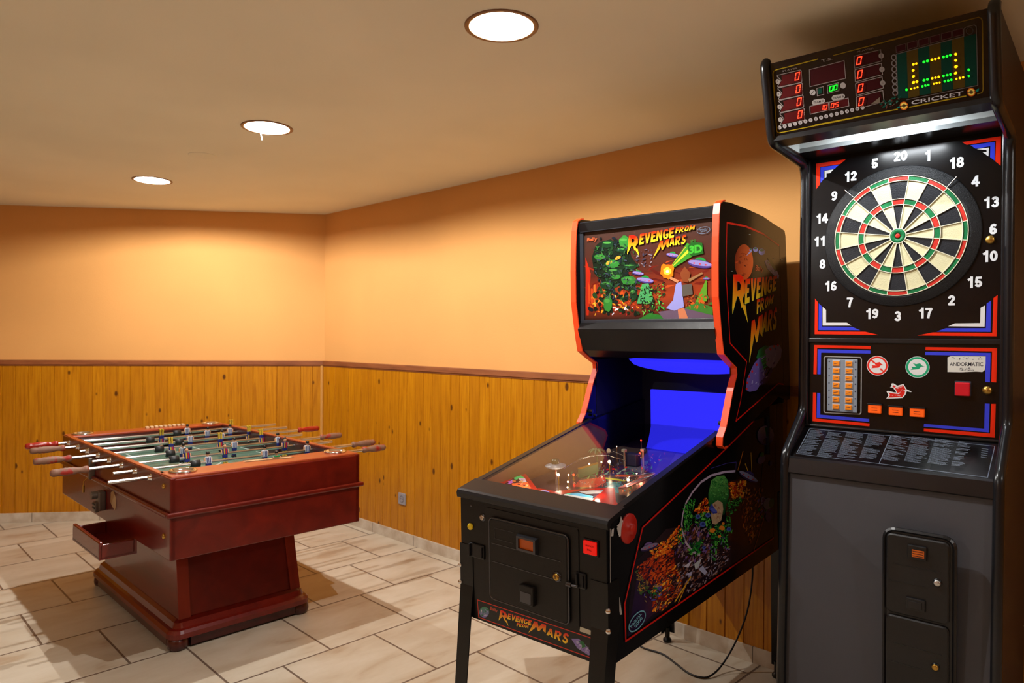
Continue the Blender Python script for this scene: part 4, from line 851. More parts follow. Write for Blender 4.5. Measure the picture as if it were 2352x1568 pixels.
# green leafy mass (plain stand-in), with blue and orange knots
g2.grad([(520,560),(560,380),(640,320),(740,310),(790,380),(805,600),(770,720),(740,860),(560,800),(520,700)], [G_(30,110,44),G_(84,150,74),G_(90,160,80),G_(84,150,70),G_(50,120,50),G_(20,90,40),G_(14,70,32),G_(12,64,32),G_(14,70,34),G_(20,90,40)])
g2.splat([(540,560),(580,380),(740,330),(790,420),(790,640),(560,640)], [G_(60,140,60),G_(20,90,40),G_(100,170,84),G_(34,110,48)], 200, 18)
g2.poly([(580,700),(650,650),(715,690),(725,780),(700,930),(620,990),(575,980),(555,870)], G_(176,150,120)); g2.splat([(590,720),(700,700),(700,920),(600,960)], [G_(200,180,150),G_(150,120,96),G_(120,40,30)], 40, 22, ang=1.5, asp=6)
g2.splat([(180,720),(290,640),(340,640),(300,800),(280,1050),(200,1080),(180,900)], GREENS, 240, 22, ang=1.3); g2.splat([(290,860),(520,820),(560,1000),(380,1010)], GREENS, 80, 34); g2.splat([(500,1000),(780,960),(800,1180),(640,1280),(540,1160)], GREENS, 220, 22); g2.splat([(780,660),(1000,600),(900,800),(820,860),(860,1120),(760,1100)], GREENS, 200, 20)
g2.splat([(540,1250),(620,1200),(640,1330),(600,1500),(545,1450)], GREENS+PURP[:1], 60, 28, ang=1.4); g2.splat([(660,1160),(760,1120),(810,1330),(720,1350)], GREENS+PURP[:1], 50, 28, ang=1.2); g2.splat([(240,1260),(470,1190),(380,1420),(270,1400)], GREENS, 70, 32); g2.splat([(90,1080),(170,1010),(200,1260),(100,1250)], GREENS, 30, 26, ang=1.4)
for x, y, r in ((372,880,34),(510,860,36),(438,985,42),(800,1055,32),(455,1310,26)): g2.ell(x, y, r, r*.9, G_(70,90,170)); g2.ell(x+4, y-4, r*.5, r*.45, G_(40,50,120))
for x, y, r in ((575,1070,38),(705,1035,40),(720,975,22),(668,1150,22)): g2.ell(x, y, r, r*.9, G_(220,130,40), n=10, jag=.2)
g2.poly([(520,770),(560,700),(600,760),(640,830),(580,840)], G_(50,60,150)); g2.ell(590,790,50,22,G_(70,84,180),.5)
saucer(g3, 420, 95, 210, -.35, dome=G_(110,90,160), body=G_(130,120,160), under=G_(50,34,80)); saucer(g2, 1070, 330, 240, .5, dome=G_(60,50,110), body=G_(150,146,180), under=G_(50,34,80))
g1.ell(1000+0,0,1,1,DK); z5 = Art(m, sd, 1560, 880, 7.84)
z5.ell(1545,935,150,175,[G_(150,140,170),G_(70,56,130)]); z5.poly([(1530,790),(1620,790),(1600,900),(1560,970)], G_(30,110,60)); z5.ell(1560,1040,60,60,G_(44,34,90)); z5.ell(1470,1370,60,90,G_(110,96,140),.6); z5.ell(1480,1280,34,46,G_(36,120,56),.6); z5.ell(1640,1440,24,50,G_(60,56,110))
g2.ell(1340,700,60,80,G_(130,130,160),.3); g2.ell(1390,690,36,66,G_(40,100,60),.2); g2.ell(1350,880,44,70,G_(80,60,130))
g3.splat([(340,760),(480,620),(610,640),(560,840),(380,880)], [G_(110,100,190),G_(30,130,70),G_(80,70,160),G_(170,150,90),G_(24,96,56)], 50, 34); g3.poly([(900,360),(1010,280),(960,380)], G_(200,200,225)); g3.poly([(910,480),(1010,430),(1000,490)], G_(180,180,220)); g3.poly([(1100,400),(1160,350),(1220,440),(1190,480)], G_(170,176,215)); g3.poly([(1040,330),(1150,240),(1100,370),(1060,410)], G_(180,190,200))
BL_ = [(1788,908),(1664.6,1031),(1474,1210.7),(1433,1386),(1435.3,1471.3),(1680,1300.5),(1775,1235)]
P0.line(BL_, .006, LR_); P0.line([(1787,915),(1778,1235)], .002, G_(50,12,10))
oval_badge(g3, 250, 1120, 165, 78, -.95, G_(120,190,215), 'PINBALL', '2000', .004)
for pts in ([(-5+40,930),(60,1000),(20,1180),(0,1200),(-20,1100),(20,1010)],): g1.poly([(x-10, y) for x, y in pts], G_(190,190,190))
z6 = Art(m, sd, 1360, 1160, 3.842); z6.poly([(270,130),(250,200),(245,270),(228,275),(235,200),(210,180)], G_(196,196,196)); z6.poly([(185,200),(178,270),(160,272),(165,215)], G_(190,190,190)); z6.poly([(180,690),(212,705),(205,740),(190,745)], G_(200,200,200)); z6.poly([(205,808),(235,812),(256,960),(240,965)], G_(180,178,176))
z6.poly([(148,205),(150,690),(155,690),(156,205)], G_(150,148,146))
part('cabinet_artwork', m, M_PRINT, pin, label='printed side art bordered by a red line, with paint chips')
# flipper button
q = PF.on(1443, 1213, 0, PW); m = MB(); m.lathe(PF(PW, q.y, q.z), PF.U, [(.045,0),(.045,.003),(.042,.006),(.018,.008),(.016,.016),(.013,.02),(0,.021)], 32, caps=False); part('flipper_button', m, mat('red_button_plastic', (190,36,24), rough=.4), pin)
# coin door
FD = Pl(PF(0,-.0012,0), -PF.V); m = MB(); D = Art(m, FD, 1040, 1080, 3.2136)
def loc(x, y): p = D.h(x, y)-PF.O; return p.dot(PF.U), p.dot(PF.N)
def rrect(u0, u1, n0, n1, r, d, k=5):
    P = []
    for cu, cn, s in ((u1-r,n1-r,0),(u0+r,n1-r,1),(u0+r,n0+r,2),(u1-r,n0+r,3)):
        for i in range(k+1): t = PI/2*(s+i/k); P.append(PF(cu+r*math.cos(t), d, cn+r*math.sin(t)))
    return P
M_DOOR = mat('black_door_metal', (20,18,17), rough=.42, spec=.35, bump=.3, bscale=600.); M_EDGE = mat('dark_polished_edge', (84,84,90), rough=.2, metal=.9)
m = MB(); m.loft([rrect(.118,.498,-.352,-.042,.012,-.001), rrect(.118,.498,-.352,-.042,.012,-.004)]); cd = part('coin_door_frame', m, M_DOOR, pin)
m = MB(); m.loft([rrect(.145,.462,-.336,-.073,.014,-.004), rrect(.145,.462,-.336,-.073,.014,-.012), rrect(.148,.459,-.333,-.076,.012,-.014)]); door = part('coin_door', m, M_DOOR, pin)
m = MB(); m.tube(rrect(.142,.465,-.339,-.070,.016,-.010)+rrect(.142,.465,-.339,-.070,.016,-.010)[:2], .0032, 8); part('door_edging', m, M_EDGE, door)
m = MB()
for y in (-.152, -.212): m.box(PF, .156, .44, -.0152, -.013, y-.001, y+.001)
m.box(PF,.17,.25,-.015,-.013,-.135,-.134); m.box(PF,.17,.25,-.015,-.013,-.1,-.099); m.box(PF,.17,.171,-.015,-.013,-.135,-.1); part('door_ridges', m, M_EDGE, door)
(a0, c0), (a1, c1) = loc(500,470), loc(655,630); m = MB(); bz = [(a0,c1),(a1,c1-.0),(a1,c0-.0),(a0,c0)]
u0, u1 = min(a0,a1), max(a0,a1); n1, n0 = -.098, -.150
m.loft([[PF(u0,-.014,n0),PF(u1,-.014,n0),PF(u1,-.014,n1),PF(u0,-.014,n1)],[PF(u0+.004,-.028,n0+.004),PF(u1-.004,-.028,n0+.004),PF(u1-.004,-.028,n1-.004),PF(u0+.004,-.028,n1-.004)],[PF(u0+.012,-.028,n0+.010),PF(u1-.012,-.028,n0+.010),PF(u1-.012,-.028,n1-.010),PF(u0+.012,-.028,n1-.010)],[PF(u0+.012,-.018,n0+.010),PF(u1-.012,-.018,n0+.010),PF(u1-.012,-.018,n1-.010),PF(u0+.012,-.018,n1-.010)]]); ce = part('coin_entry', m, M_EDGE, door)
M_AMB = mat('amber_window', (150,70,20), emit=(230,90,20), es=.12, rough=.3)
m = MB(); m.box(PF, u0+.012, u1-.012, -.0205, -.018, n0+.010, n1-.010); part('amber_window', m, M_AMB, ce)
m = MB(); (a0,c0),(a1,c1) = loc(530,850),loc(635,1015); m.box(PF, a0, a1, -.03, -.014, -.335+.022, -.335+.082, bev=.003); cr = part('coin_return', m, M_DOOR, door)
m = MB(); m.box(PF, a0+.006, a1-.008, -.031, -.0298, -.335+.028, -.335+.062, bev=.0005); part('return_flap', m, M_EDGE, cr)
def plock(x, y, r, M_, par, d=-.014):
    a, c = loc(x, y); m = MB(); m.lathe(PF(a, d, c), -PF.V, [(r*1.7,0),(r*1.6,.003),(r*1.2,.004)], 24, caps=False); m.cur = 1; m.lathe(PF(a, d, c), -PF.V, [(r*1.15,0),(r*1.1,.007),(r*.8,.0085),(0,.0085)], 24, caps=False); m.cur = 2; F_ = Frame(PF(a,d-.0085,c), PF.U, PF.V, PF.N); m.box(F_, -r*.12, r*.12, -.0008, .0005, -r*.5, r*.5)
    return part('lock', m, [M_EDGE, M_, M_DARK], par)
plock(787,775,.0095,M_BRASS,door); plock(222,346,.008,mat('nickel',(190,176,160),rough=.3,metal=.8),pin,-.0012)
a, c = loc(133,413); m = MB(); m.lathe(PF(a,-.001,c), -PF.V, [(.0115,0),(.0115,.005),(.009,.008),(0,.009)], 24, caps=False); part('start_button', m, mat('yellow_button', (230,196,30), rough=.3), pin)
a0, c0 = loc(974,506); a1, c1 = loc(1070,625); m = MB(); m.box(PF, a0-.003, a1+.005, -.006, -.001, c1-.006, c0+.004, bev=.002); m.cur = 1; m.box(PF, a0+.001, a1+.001, -.012, -.005, c1-.001, c0-.0, bev=.002)
lb = part('launch_button', m, [M_BLKM, mat('lit_red_button', (235,20,12), emit=(255,20,8), es=.35, rough=.3)], pin)
m = MB(); mx, my = (a0+a1)/2+.001, (c0+c1)/2; text_at(m, 'LAUNCH', PF(mx,-.0122,my+.006), PF.U, PF.N, .0055, -PF.V, G_(90,8,6)); text_at(m, 'BALL', PF(mx,-.0122,my-.006), PF.U, PF.N, .0055, -PF.V, G_(90,8,6)); part('button_lettering', m, PR, lb)
for pts in (((128,525),(240,660)), ((915,742),(990,880))):
    (a0,c0),(a1,c1) = loc(*pts[0]), loc(*pts[1]); cm = (c0+c1)/2; m = MB(); m.box(PF, a0, a1, -.008, -.001, cm-.024, cm+.024, bev=.003); m.box(PF, a0+.004, a0+.010, -.016, -.006, cm-.021, cm+.021, bev=.002); m.box(PF, a1-.012, a1-.006, -.013, -.006, cm-.018, cm+.018, bev=.002); part('hasp_bracket', m, M_BLKM, pin)
a, c = loc(880,830); m = MB(); m.cyl(PF(a-.008,-.016,c), PF(a+.010,-.016,c), .008, seg=16); m.cyl(PF(a+.01,-.016,c), PF(a+.03,-.012,c), .005, seg=12); part('hasp_pin', m, M_EDGE, pin)
for x, y, r in ((135,258,.005),(545,348,.005),(915,432,.005),(255,622,.005),(568,1058,.005)): a, c = loc(x, y); m = MB(); m.lathe(PF(a,-.0012,c), -PF.V, [(r,0),(r*.9,.0015),(0,.0025)], 12, caps=False); part('panel_screw', m, M_EDGE, pin)
# title strip along the bottom of the front
m = MB(); D = Art(m, FD, 1040, 1080, 3.2136)
D.poly([(180,952),(1055,1246),(1058,1398),(190,1082)], G_(14,12,13)); D.line([(182,954),(1053,1247),(1056,1396),(192,1083)], .0028, G_(210,50,30), True)
D.ell(233,1045,36,40,[G_(60,140,90),G_(130,110,190)]); D.splat([(205,1030),(260,1020),(262,1070),(215,1070)], [G_(40,120,70),G_(150,140,200),G_(200,200,220)], 14, 12)
D.text('Bally', [(276,1035),(333,1052),(330,1028),(280,1003)], G_(200,80,50))
D.word('EVENGE', [(402,1095),(578,1145),(585,1108),(412,1053)]); D.word('FROM', [(472,1148),(558,1164),(562,1142),(474,1122)]); D.word('ARS', [(692,1212),(846,1282),(862,1208),(700,1160)]); D.glyph('1', [(338,1110),(412,1148),(400,1045),(352,1028)]); D.glyph('2', [(560,1196),(684,1220),(690,1140),(592,1108)])
D.poly([(875,1240),(930,1240),(985,1290),(1038,1362),(1000,1362),(920,1310)], G_(140,124,190)); D.poly([(930,1255),(965,1262),(985,1300),(955,1310)], G_(40,110,60)); D.splat([(890,1250),(960,1270),(1020,1350),(930,1305)], [G_(110,90,160),G_(180,170,215)], 12, 16)
D.poly([(940,1152),(1042,1188),(1040,1220),(938,1186)], G_(196,190,170)); part('title_strip', m, M_PRINT, pin, label='front title strip with a red border')
# legs
M_LEG = mat('black_leg_metal', (9,9,10), rough=.32, spec=.4)
def leg(uo, su, do, sd_, top, front):
    """L section wrapped around a cabinet corner, splayed to its foot"""
    def sec(n, off_d, w, t=.004):
        P = [(-.004,-.004),(w,-.004),(w,0),(0,0),(0,w),(-.004,w)]; return P, off_d
    m = MB(); L = []
    zb = .045
    for k, (zz, w, spl) in enumerate(((0, .056, 0), (.14, .056, 0), (.26, .053, .012), (1., .044, .055))):
        ring = []
        topP = PF(uo, do, top)
        if k < 2: base = PF(uo, do, top-zz)
        else:
            p0 = PF(uo, do, top-.14); foot = V(*(PF(uo+su*.014, do+sd_*-.045, 0).xy), zb)
            f_ = 0 if zz < 1 and False else ((zz-.14)/(.86) if zz < 1 else 1.); base = p0.lerp(foot, f_)
        for a, b in ((-.004,-.004),(w,-.004),(w,.0005),(.0005,.0005),(.0005,w),(-.004,w)): ring.append(base + PF.U*(su*a) + PF.V*(sd_*b))
        L.append(ring)
    m.loft(L); lg = part('leg', m, M_LEG, pin)
    fp = V(*(PF(uo+su*.028, do-sd_*.03, 0).xy), 0); m = MB(); m.lathe(fp, (0,0,1), [(.017,0),(.021,.004),(.021,.014),(.013,.022),(.012,.024),(.012,.07)], 20); part('foot_leveller', m, M_LEG, lg)
    if front:
        for n_ in (-.263, -.322):
            m = MB(); m.sphere(PF(uo+su*.006, do+sd_*.006, n_)-(PF.U*su+PF.V*sd_)*.010, .0085, 14, 10, F=PF)
            part('leg_bolt', m, M_CHROME, lg)
leg(0, 1, 0, 1, -.185, True); leg(PW, -1, 0, 1, -.185, True); leg(0, 1, 1.385, -1, -.185, False); leg(PW, -1, 1.385, -1, -.185, False)
# side bolts of the left front leg seen past the edge
# blue screen, domed tube and its reflection below
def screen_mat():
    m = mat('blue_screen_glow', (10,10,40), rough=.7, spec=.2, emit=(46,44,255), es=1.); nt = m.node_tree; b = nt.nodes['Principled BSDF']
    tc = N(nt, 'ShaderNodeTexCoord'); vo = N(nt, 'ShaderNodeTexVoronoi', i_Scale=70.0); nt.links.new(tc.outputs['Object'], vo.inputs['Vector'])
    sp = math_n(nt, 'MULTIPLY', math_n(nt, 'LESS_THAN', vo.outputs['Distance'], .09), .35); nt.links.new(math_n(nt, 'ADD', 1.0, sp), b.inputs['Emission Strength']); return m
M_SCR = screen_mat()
m = MB(); cu, cdp = .43, .93; NU, ND = 24, 14; vs = []
for i in range(ND+1):
    r = i/ND
    for j in range(NU): t = 2*PI*j/NU; q = abs(math.cos(t))**.7*math.copysign(1,math.cos(t)), abs(math.sin(t))**.7*math.copysign(1,math.sin(t)); vs.append(PF(cu+.30*r*q[0] if cu+.30*r*q[0] < .603 else .603, cdp+.15*r*q[1], .405-.055*math.sqrt(max(0,1-r*r))))
m.add(vs, m.ring_faces(NU, ND+1), smooth=True); part('monitor_tube', m, M_SCR, bb, label='blue glowing domed screen under the chin')
m = MB(); vs = []; NN = 12  # glowing panel standing in for the tube's reflection in the glass
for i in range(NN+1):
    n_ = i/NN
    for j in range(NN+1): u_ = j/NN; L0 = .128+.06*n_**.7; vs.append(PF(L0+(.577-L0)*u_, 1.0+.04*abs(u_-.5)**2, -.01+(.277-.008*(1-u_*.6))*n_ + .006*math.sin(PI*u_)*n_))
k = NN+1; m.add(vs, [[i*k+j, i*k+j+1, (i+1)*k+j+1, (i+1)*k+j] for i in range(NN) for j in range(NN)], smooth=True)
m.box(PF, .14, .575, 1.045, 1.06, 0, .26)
part('screen_reflection', m, M_SCR, bb, label='blue glowing panel standing in for the screen reflected in the playfield glass')
for u_, x_ in ((.012,1), (.599,-1)): m = MB(); m.tube([PF(u_-.006, .765, .185), PF(u_+.012*x_+.0, .765, .185)], .008, 12); m.cyl(PF(u_, .79, .165), PF(u_+x_*.012, .79, .165), .006); part('hinge_bolt', m, M_EDGE, bb)
# power cord of the pinball machine
cw = [(3.50,.33,.52),(3.50,.335,.40),(3.485,.32,.25),(3.455,.28,.12),(3.44,.18,.035),(3.43,.085,.008),(3.40,.045,.006),(3.34,.045,.006),(3.25,.085,.006),(3.16,.12,.006),(3.06,.11,.006),(2.99,.14,.006)]
P = [V(*a) for a in cw]; pts = []
for i in range(len(P)-1):
    p0, p1, p2, p3 = P[max(i-1,0)], P[i], P[i+1], P[min(i+2,len(P)-1)]
    for s in range(6):
        t = s/6; pts.append(.5*((2*p1)+(p2-p0)*t+(2*p0-5*p1+4*p2-p3)*t*t+(3*p1-p0-3*p2+p3)*t**3))
m = MB(); m.tube(pts+[P[-1]], .0042, 8); part('power_cord', m, M_BLKRUB, None, 'black power cord hanging behind the pinball machine and curling over the floor tiles', 'power cord', base=P[6])

# ================================================================= DART MACHINE
dt = math.radians(3.7); DU = V(math.cos(dt), math.sin(dt), 0); DV = V(-math.sin(dt), math.cos(dt), 0)
DF = Frame((3.9577,-.1451,0), DU, DV, (0,0,1))
dart = thing('dart_machine', 'tall black electronic dart machine with round target and lit score board, against the right wall', 'dart machine', DF(.27,.1,0), dt)
UL, UR = -.045, .588; BK = .47
M_DSIDE = wood('dark_brown_side', (40,24,20), (32,18,15), rough=.5, coat=0, sc=8, axis='Z')
M_BPL = mat('black_plastic', (20,20,22), rough=.28, spec=.5)
M_BGL = mat('black_gloss_panel', (12,10,11), rough=.2, spec=.35)
M_MOLD = mat('black_moulding', (20,21,24), rough=.25, spec=.5)
M_GREY = mat('grey_laminate', (66,66,71), rough=.55, bump=.1, bscale=900.)
# side boards
sp = [(-.20,0),(-.172,1.045),(-.172,1.075),(-.165,1.105),(-.012,1.225),(0,1.25),(0,2.10),(-.02,2.135),(-.305,2.15),(-.325,2.165),(-.388,2.385),(-.375,2.40),(BK,2.40),(BK,0)]
for u0, u1 in ((UL, UL+.018), (UR-.018, UR)): m = MB(); m.prism(DF, 0, [(a+.004, b) for a, b in sp[:-2]]+sp[-2:], u0, u1); part('side_board', m, M_DSIDE, dart)
m = MB(); fr = [DF(0,a,b) for a, b in sp[:12]]
def rounded(pts, k=4, r=.03):
    out = [pts[0]]
    for i in range(1, len(pts)-1):
        p, q, s = pts[i-1], pts[i], pts[i+1]; a = min(r, (p-q).length*.45); b = min(r, (s-q).length*.45); A_ = q+(p-q).normalized()*a; B_ = q+(s-q).normalized()*b
        for j in range(k+1): t = j/k; out.append(A_*(1-t)**2+q*2*t*(1-t)+B_*t*t)
    return out+[pts[-1]]
for u in (UL+.009, UR-.009):
    m = MB(); m.tube([p+DU*u+DV*(-.002) for p in rounded(fr)], .0155, 12); part('edge_moulding', m, M_MOLD, dart)
m = MB(); m.box(DF, UL+.018, UR-.018, BK-.012, BK, 0, 2.40); m.box(DF, UL+.018, UR-.018, -.36, BK, 2.385, 2.40)
part('back_and_top', m, M_DSIDE, dart)
# lower body front
def tilt(z): return -.196+ (z/1.04)*.026
m = MB(); a0, a1 = UL+.018, UR-.018
m.prism(DF, 0, [(tilt(0)+.0,.0),(tilt(1.035),1.035),(tilt(1.035)+.015,1.035),(tilt(0)+.015,0)], a0, a1); part('lower_front', m, M_GREY, dart, label='grey laminated lower front')
m = MB(); m.prism(DF, 0, [(-.178,1.036),(-.182,1.040),(-.176,1.088),(-.165,1.094),(-.15,1.09),(-.15,1.036)], a0, a1); part('shelf_edge', m, M_BPL, dart, bevel=.002)
m = MB(); m.prism(DF, 0, [(-.165,1.092),(-.004,1.185),(.01,1.185),(.01,1.17),(-.15,1.07)], a0, a1); shelf = part('instruction_shelf', m, M_BGL, dart)
# board panel, divider, lower panel
m = MB(); m.box(DF, a0, a1, 0.001, .03, 1.505, 2.2); board = part('target_panel', m, M_BGL, dart)
for b_ in ((-.006,.03,1.488,1.505),(-.012,.012,1.183,1.192),(-.02,.02,2.158,2.172)): m = MB(); m.box(DF, a0, a1, *b_, bev=.003); part('divider_strip', m, M_BPL, dart)
m = MB(); m.box(DF, a0, a1, .001, .03, 1.185, 1.49); lower = part('control_panel', m, M_BGL, dart)
for u in (UL+.024, UR-.024): m = MB(); m.box(DF, u-.005, u+.005, -.012, .004, 1.19, 2.15, bev=.003); part('inner_moulding', m, M_MOLD, dart)
DP = Pl(DF(0,.001,0), -DV)
m = MB(); d3 = Art(m, DP, 1820, 300, 3.1353); d4 = Art(m, DP, 1820, 760, 4.126)
cR, cB, cW = G_(232,44,20), G_(54,66,215), G_(225,225,225)
for c_, polys in ((cR, ([(172,238),(385,206),(345,240),(200,262),(200,385),(172,420)], [(1220,82),(1503,40),(1500,252),(1462,222),(1466,72),(1255,102)], [(163,1208),(182,1232),(182,1445),(525,1447),(620,1470),(160,1465)], [(1478,1183),(1470,1480),(900,1474),(1010,1452),(1440,1455),(1448,1205)])),
                  (cB, ([(203,264),(338,244),(305,274),(228,288),(228,345),(203,376)], [(1282,105),(1459,80),(1457,216),(1424,192),(1426,112),(1320,130)], [(190,1242),(213,1265),(213,1410),(430,1412),(490,1437),(188,1435)], [(1432,1222),(1428,1448),(1040,1446),(1105,1422),(1393,1422),(1399,1245)])),
                  (cW, ([(232,290),(298,278),(270,306),(246,308),(246,334),(232,345)], [(1328,133),(1415,122),(1412,185),(1370,155),(1400,152),(1398,140)], [(218,1268),(243,1290),(243,1382),(392,1382),(425,1403),(218,1403)], [(1388,1258),(1384,1411),(1122,1408),(1170,1387),(1352,1385),(1355,1275)]))):
    for P in polys: d3.poly(P, c_)
for c_, polys in ((cR, ([(205,132),(743,142),(743,170),(235,160),(230,410),(200,408)], [(1262,152),(1940,162),(1932,487),(1886,484),(1893,193),(1262,182)], [(196,583),(226,583),(226,828),(732,875),(730,903),(192,853)], [(1885,690),(1928,690),(1918,1010),(1245,950),(1247,922),(1874,970)])),
                  (cB, ([(240,172),(740,184),(740,213),(273,205),(268,410),(237,408)], [(1258,196),(1880,208),(1872,485),(1828,482),(1832,236),(1257,226)], [(235,586),(265,586),(265,792),(729,832),(728,860),(230,820)], [(1824,686),(1870,688),(1862,960),(1245,906),(1248,880),(1818,925)]))):
    for P in polys: d4.poly(P, c_)
NUMS = {'20':(778,183),'1':(975,180),'18':(1180,230),'4':(1318,362),'13':(1430,515),'6':(1445,708),'10':(1420,903),'15':(1310,1090),'2':(1145,1222),'17':(955,1313),'3':(758,1335),'19':(572,1318),'7':(413,1235),'16':(275,1118),'8':(217,960),'11':(197,797),'14':(212,632),'9':(302,470),'12':(418,330),'5':(592,237)}
for s_, (x, y) in NUMS.items(): bold_number(m, s_, d3.h(x, y), DU, V(0,0,1), .032, -DV, G_(226,230,234))
part('panel_print', m, print_mat('screen_print', rough=.2, coat=.1), board, label='printed numbers and striped red, blue and white corners')
# round target
bc = DF(.2725, 0, 1.850); bn = -DV; R0 = .2005
def P_(r, t, h): return bc + DU*(r*math.sin(t)) + V(0,0,1)*(r*math.cos(t)) + bn*h
m = MB(); m.lathe(bc, bn, [(.237,-.003),(.237,.002),(.234,.0045),(.208,.006),(.203,.009),(.203,.004)], 80, caps=False, col=G_(24,25,28))
surround = part('target_surround', m, mat('black_pitted_plastic', (17,18,21), rough=.45, spec=.4, bump=.8, bscale=500.), dart, label='black ring around the target')
m = MB()
CR_, CG_, CC_, CK_ = G_(196,44,32), G_(8,110,60), G_(214,208,168), G_(26,28,34)
def seg(r0, r1, t0, t1, h, col):
    n = 5; g = .0010; A_ = [P_(r0+g, t0+(g/r0)+(t1-t0-2*g/r0)*i/n, h) for i in range(n+1)]; B_ = [P_(r1-g, t0+(g/r1)+(t1-t0-2*g/r1)*i/n, h) for i in range(n+1)]
    m.add(A_+B_, [[i, i+1, n+2+i, n+1+i] for i in range(n)], col=col)
for i in range(20):
    t0, t1 = (i-.5)*PI/10, (i+.5)*PI/10; k = i % 2 == 0
    seg(.0235,.104,t0,t1,.006, CK_ if k else CC_); seg(.106,.123,t0,t1,.008, CR_ if k else CG_); seg(.1255,.184,t0,t1,.006, CK_ if k else CC_); seg(.1865,.199,t0,t1,.008, CR_ if k else CG_)
tm = print_mat('target_segments', rough=.45); nt = tm.node_tree; tc = N(nt, 'ShaderNodeTexCoord'); wv = N(nt, 'ShaderNodeTexVoronoi', i_Scale=260.0); nt.links.new(tc.outputs['Object'], wv.inputs['Vector']); bp = N(nt, 'ShaderNodeBump', i_Strength=.35, i_Distance=.001); nt.links.new(wv.outputs['Distance'], bp.inputs['Height']); nt.links.new(bp.outputs['Normal'], nt.nodes['Principled BSDF'].inputs['Normal'])
tgt = part('target', m, tm, dart, label='round target of black, cream, red and green segments')
m = MB(); m.lathe(bc, bn, [(.203,.001),(.203,.0045),(0,.0045)], 60, caps=False, col=G_(120,116,96))
for r in (.0245,.105,.1245,.1853,.2005):
    m.lathe(bc, bn, [(r-.0012,.006),(r-.0012,.0105),(r+.0012,.0105),(r+.0012,.006)], 80, caps=False, col=G_(226,222,196))
for i in range(20):
    t = (i+.5)*PI/10; a, b = P_(.0235,t,.0), P_(.2,t,0); d_ = (b-a).normalized(); F_ = Frame(a, d_, bn.cross(d_), bn); m.box(F_, 0, (b-a).length, -.0011, .0011, .004, .0102, col=G_(226,222,196))
part('spider_web', m, print_mat('cream_web', rough=.4), tgt)
m = MB(); m.lathe(bc, bn, [(.0225,.004),(.0225,.011),(.019,.012),(.0085,.011),(.0085,.008)], 32, caps=False, col=CG_); m.lathe(bc, bn, [(.0075,.004),(.0075,.0135),(.006,.0145),(0,.0145)], 24, caps=False, col=CR_); part('bullseye', m, print_mat('bull', rough=.4), tgt)
for q0, q1 in (((385,432),(450,485)), ((1190,338),(1120,410))): m = MB(); m.tube([d3.h(*q0)+bn*.016, d3.h(*q1)+bn*.013], .0017, 6); part('retaining_clip', m, M_CHROME, tgt)
m = MB(); q = d3.h(1425,785); m.lathe(q, bn, [(.013,0),(.013,.004),(.010,.008),(0,.009)], 24, caps=False); part('brass_lock', m, M_BRASS, dart); m = MB(); m.lathe(d4.h(1848,562), bn, [(.0135,0),(.0135,.004),(.010,.009),(0,.010)], 24, caps=False); part('brass_lock', m, M_BRASS, dart)
# control panel: keypad, stickers, buttons
def bil(q): return quad_map([d4.h(*p) for p in q])
m = MB(); kq = [(300,772),(650,788),(655,250),(302,240)]; K = bil(kq)
frame_line(m, [K(.03,0),K(.97,0),K(1,.03),K(1,.97),K(.97,1),K(.03,1),K(0,.97),K(0,.03)], .0035, bn, G_(150,148,146), True)
part('keypad_frame_line', m, PR, lower)
KF0, KF1 = K(.09,.035), K(.91,.965); kp = Frame(KF0, DU, DV, V(0,0,1)); kw = (KF1-KF0).dot(DU); kh = KF1.z-KF0.z
m = MB(); m.box(kp, 0, kw, -.006, 0, 0, kh, bev=.002); keypad = part('keypad', m, mat('grey_keypad', (132,142,156), rough=.4), dart, label='grey keypad with two columns of orange keys')
M_KRIM = mat('light_key_rim', (176,180,188), rough=.4); M_KEY = mat('orange_key', (245,140,24), rough=.35); M_KDOT = mat('key_dot', (40,40,70), rough=.5)
for c_ in (0, 1):
    for r_ in range(7):
        ku, kz = kw*(.31 if c_ == 0 else .73), kh*(1-(r_+.62)/7.3)
        m = MB(); m.box(kp, ku-.0135, ku+.0135, -.0075, -.005, kz-.0115, kz+.0115, bev=.001); m.cur = 1; m.box(kp, ku-.0105, ku+.0105, -.0115, -.006, kz-.0085, kz+.0085, bev=.0015); m.cur = 2; q = kp(kw*(.07 if c_ == 0 else .94), -.0062, kz+.006); m.lathe(q, bn, [(.0025,0),(0,.0008)], 10, caps=False)
        m.box(Frame(kp(ku,-.0117,kz), (DU+V(0,0,.25)), DV, V(0,0,1)), -.007, .007, -.0002, .0003, -.0008, .0008)
        part('key', m, [M_KRIM, M_KEY, M_KDOT], keypad)
m = MB()
def disc(c, r, col, h): m.flat([circle_pts(c, r, DU, V(0,0,1), 36)], bn, col)
w1 = d4.h(806,328); disc(w1, .0338, cW, 0); disc(w1, .032, G_(225,40,24), 0); disc(w1, .0262, cW, 0)
def bird(c, s, col, cut=None):
    P = [(-.55,-.27),(-.39,-.14),(-.51,.02),(-.05,.02),(-.2,.11),(-.23,.24),(-.36,.3),(-.3,.34),(-.11,.27),(.2,.36),(.36,.16),(.58,.07),(.3,.05),(.11,-.18)]
    m.flat([[c+DU*(a*s)+V(0,0,1)*(b*s) for a, b in P]], bn, col)
bird(w1, .036, G_(225,40,24)); m.flat([[w1+DU*a+V(0,0,1)*b for a, b in ((-.021,.017),(-.017,.021),(-.006,.010),(-.010,.006))]], bn, G_(225,60,40)); m.flat([[w1+DU*a+V(0,0,1)*b for a, b in ((.007,-.012),(.011,-.008),(.021,-.018),(.018,-.021))]], bn, G_(225,60,40))
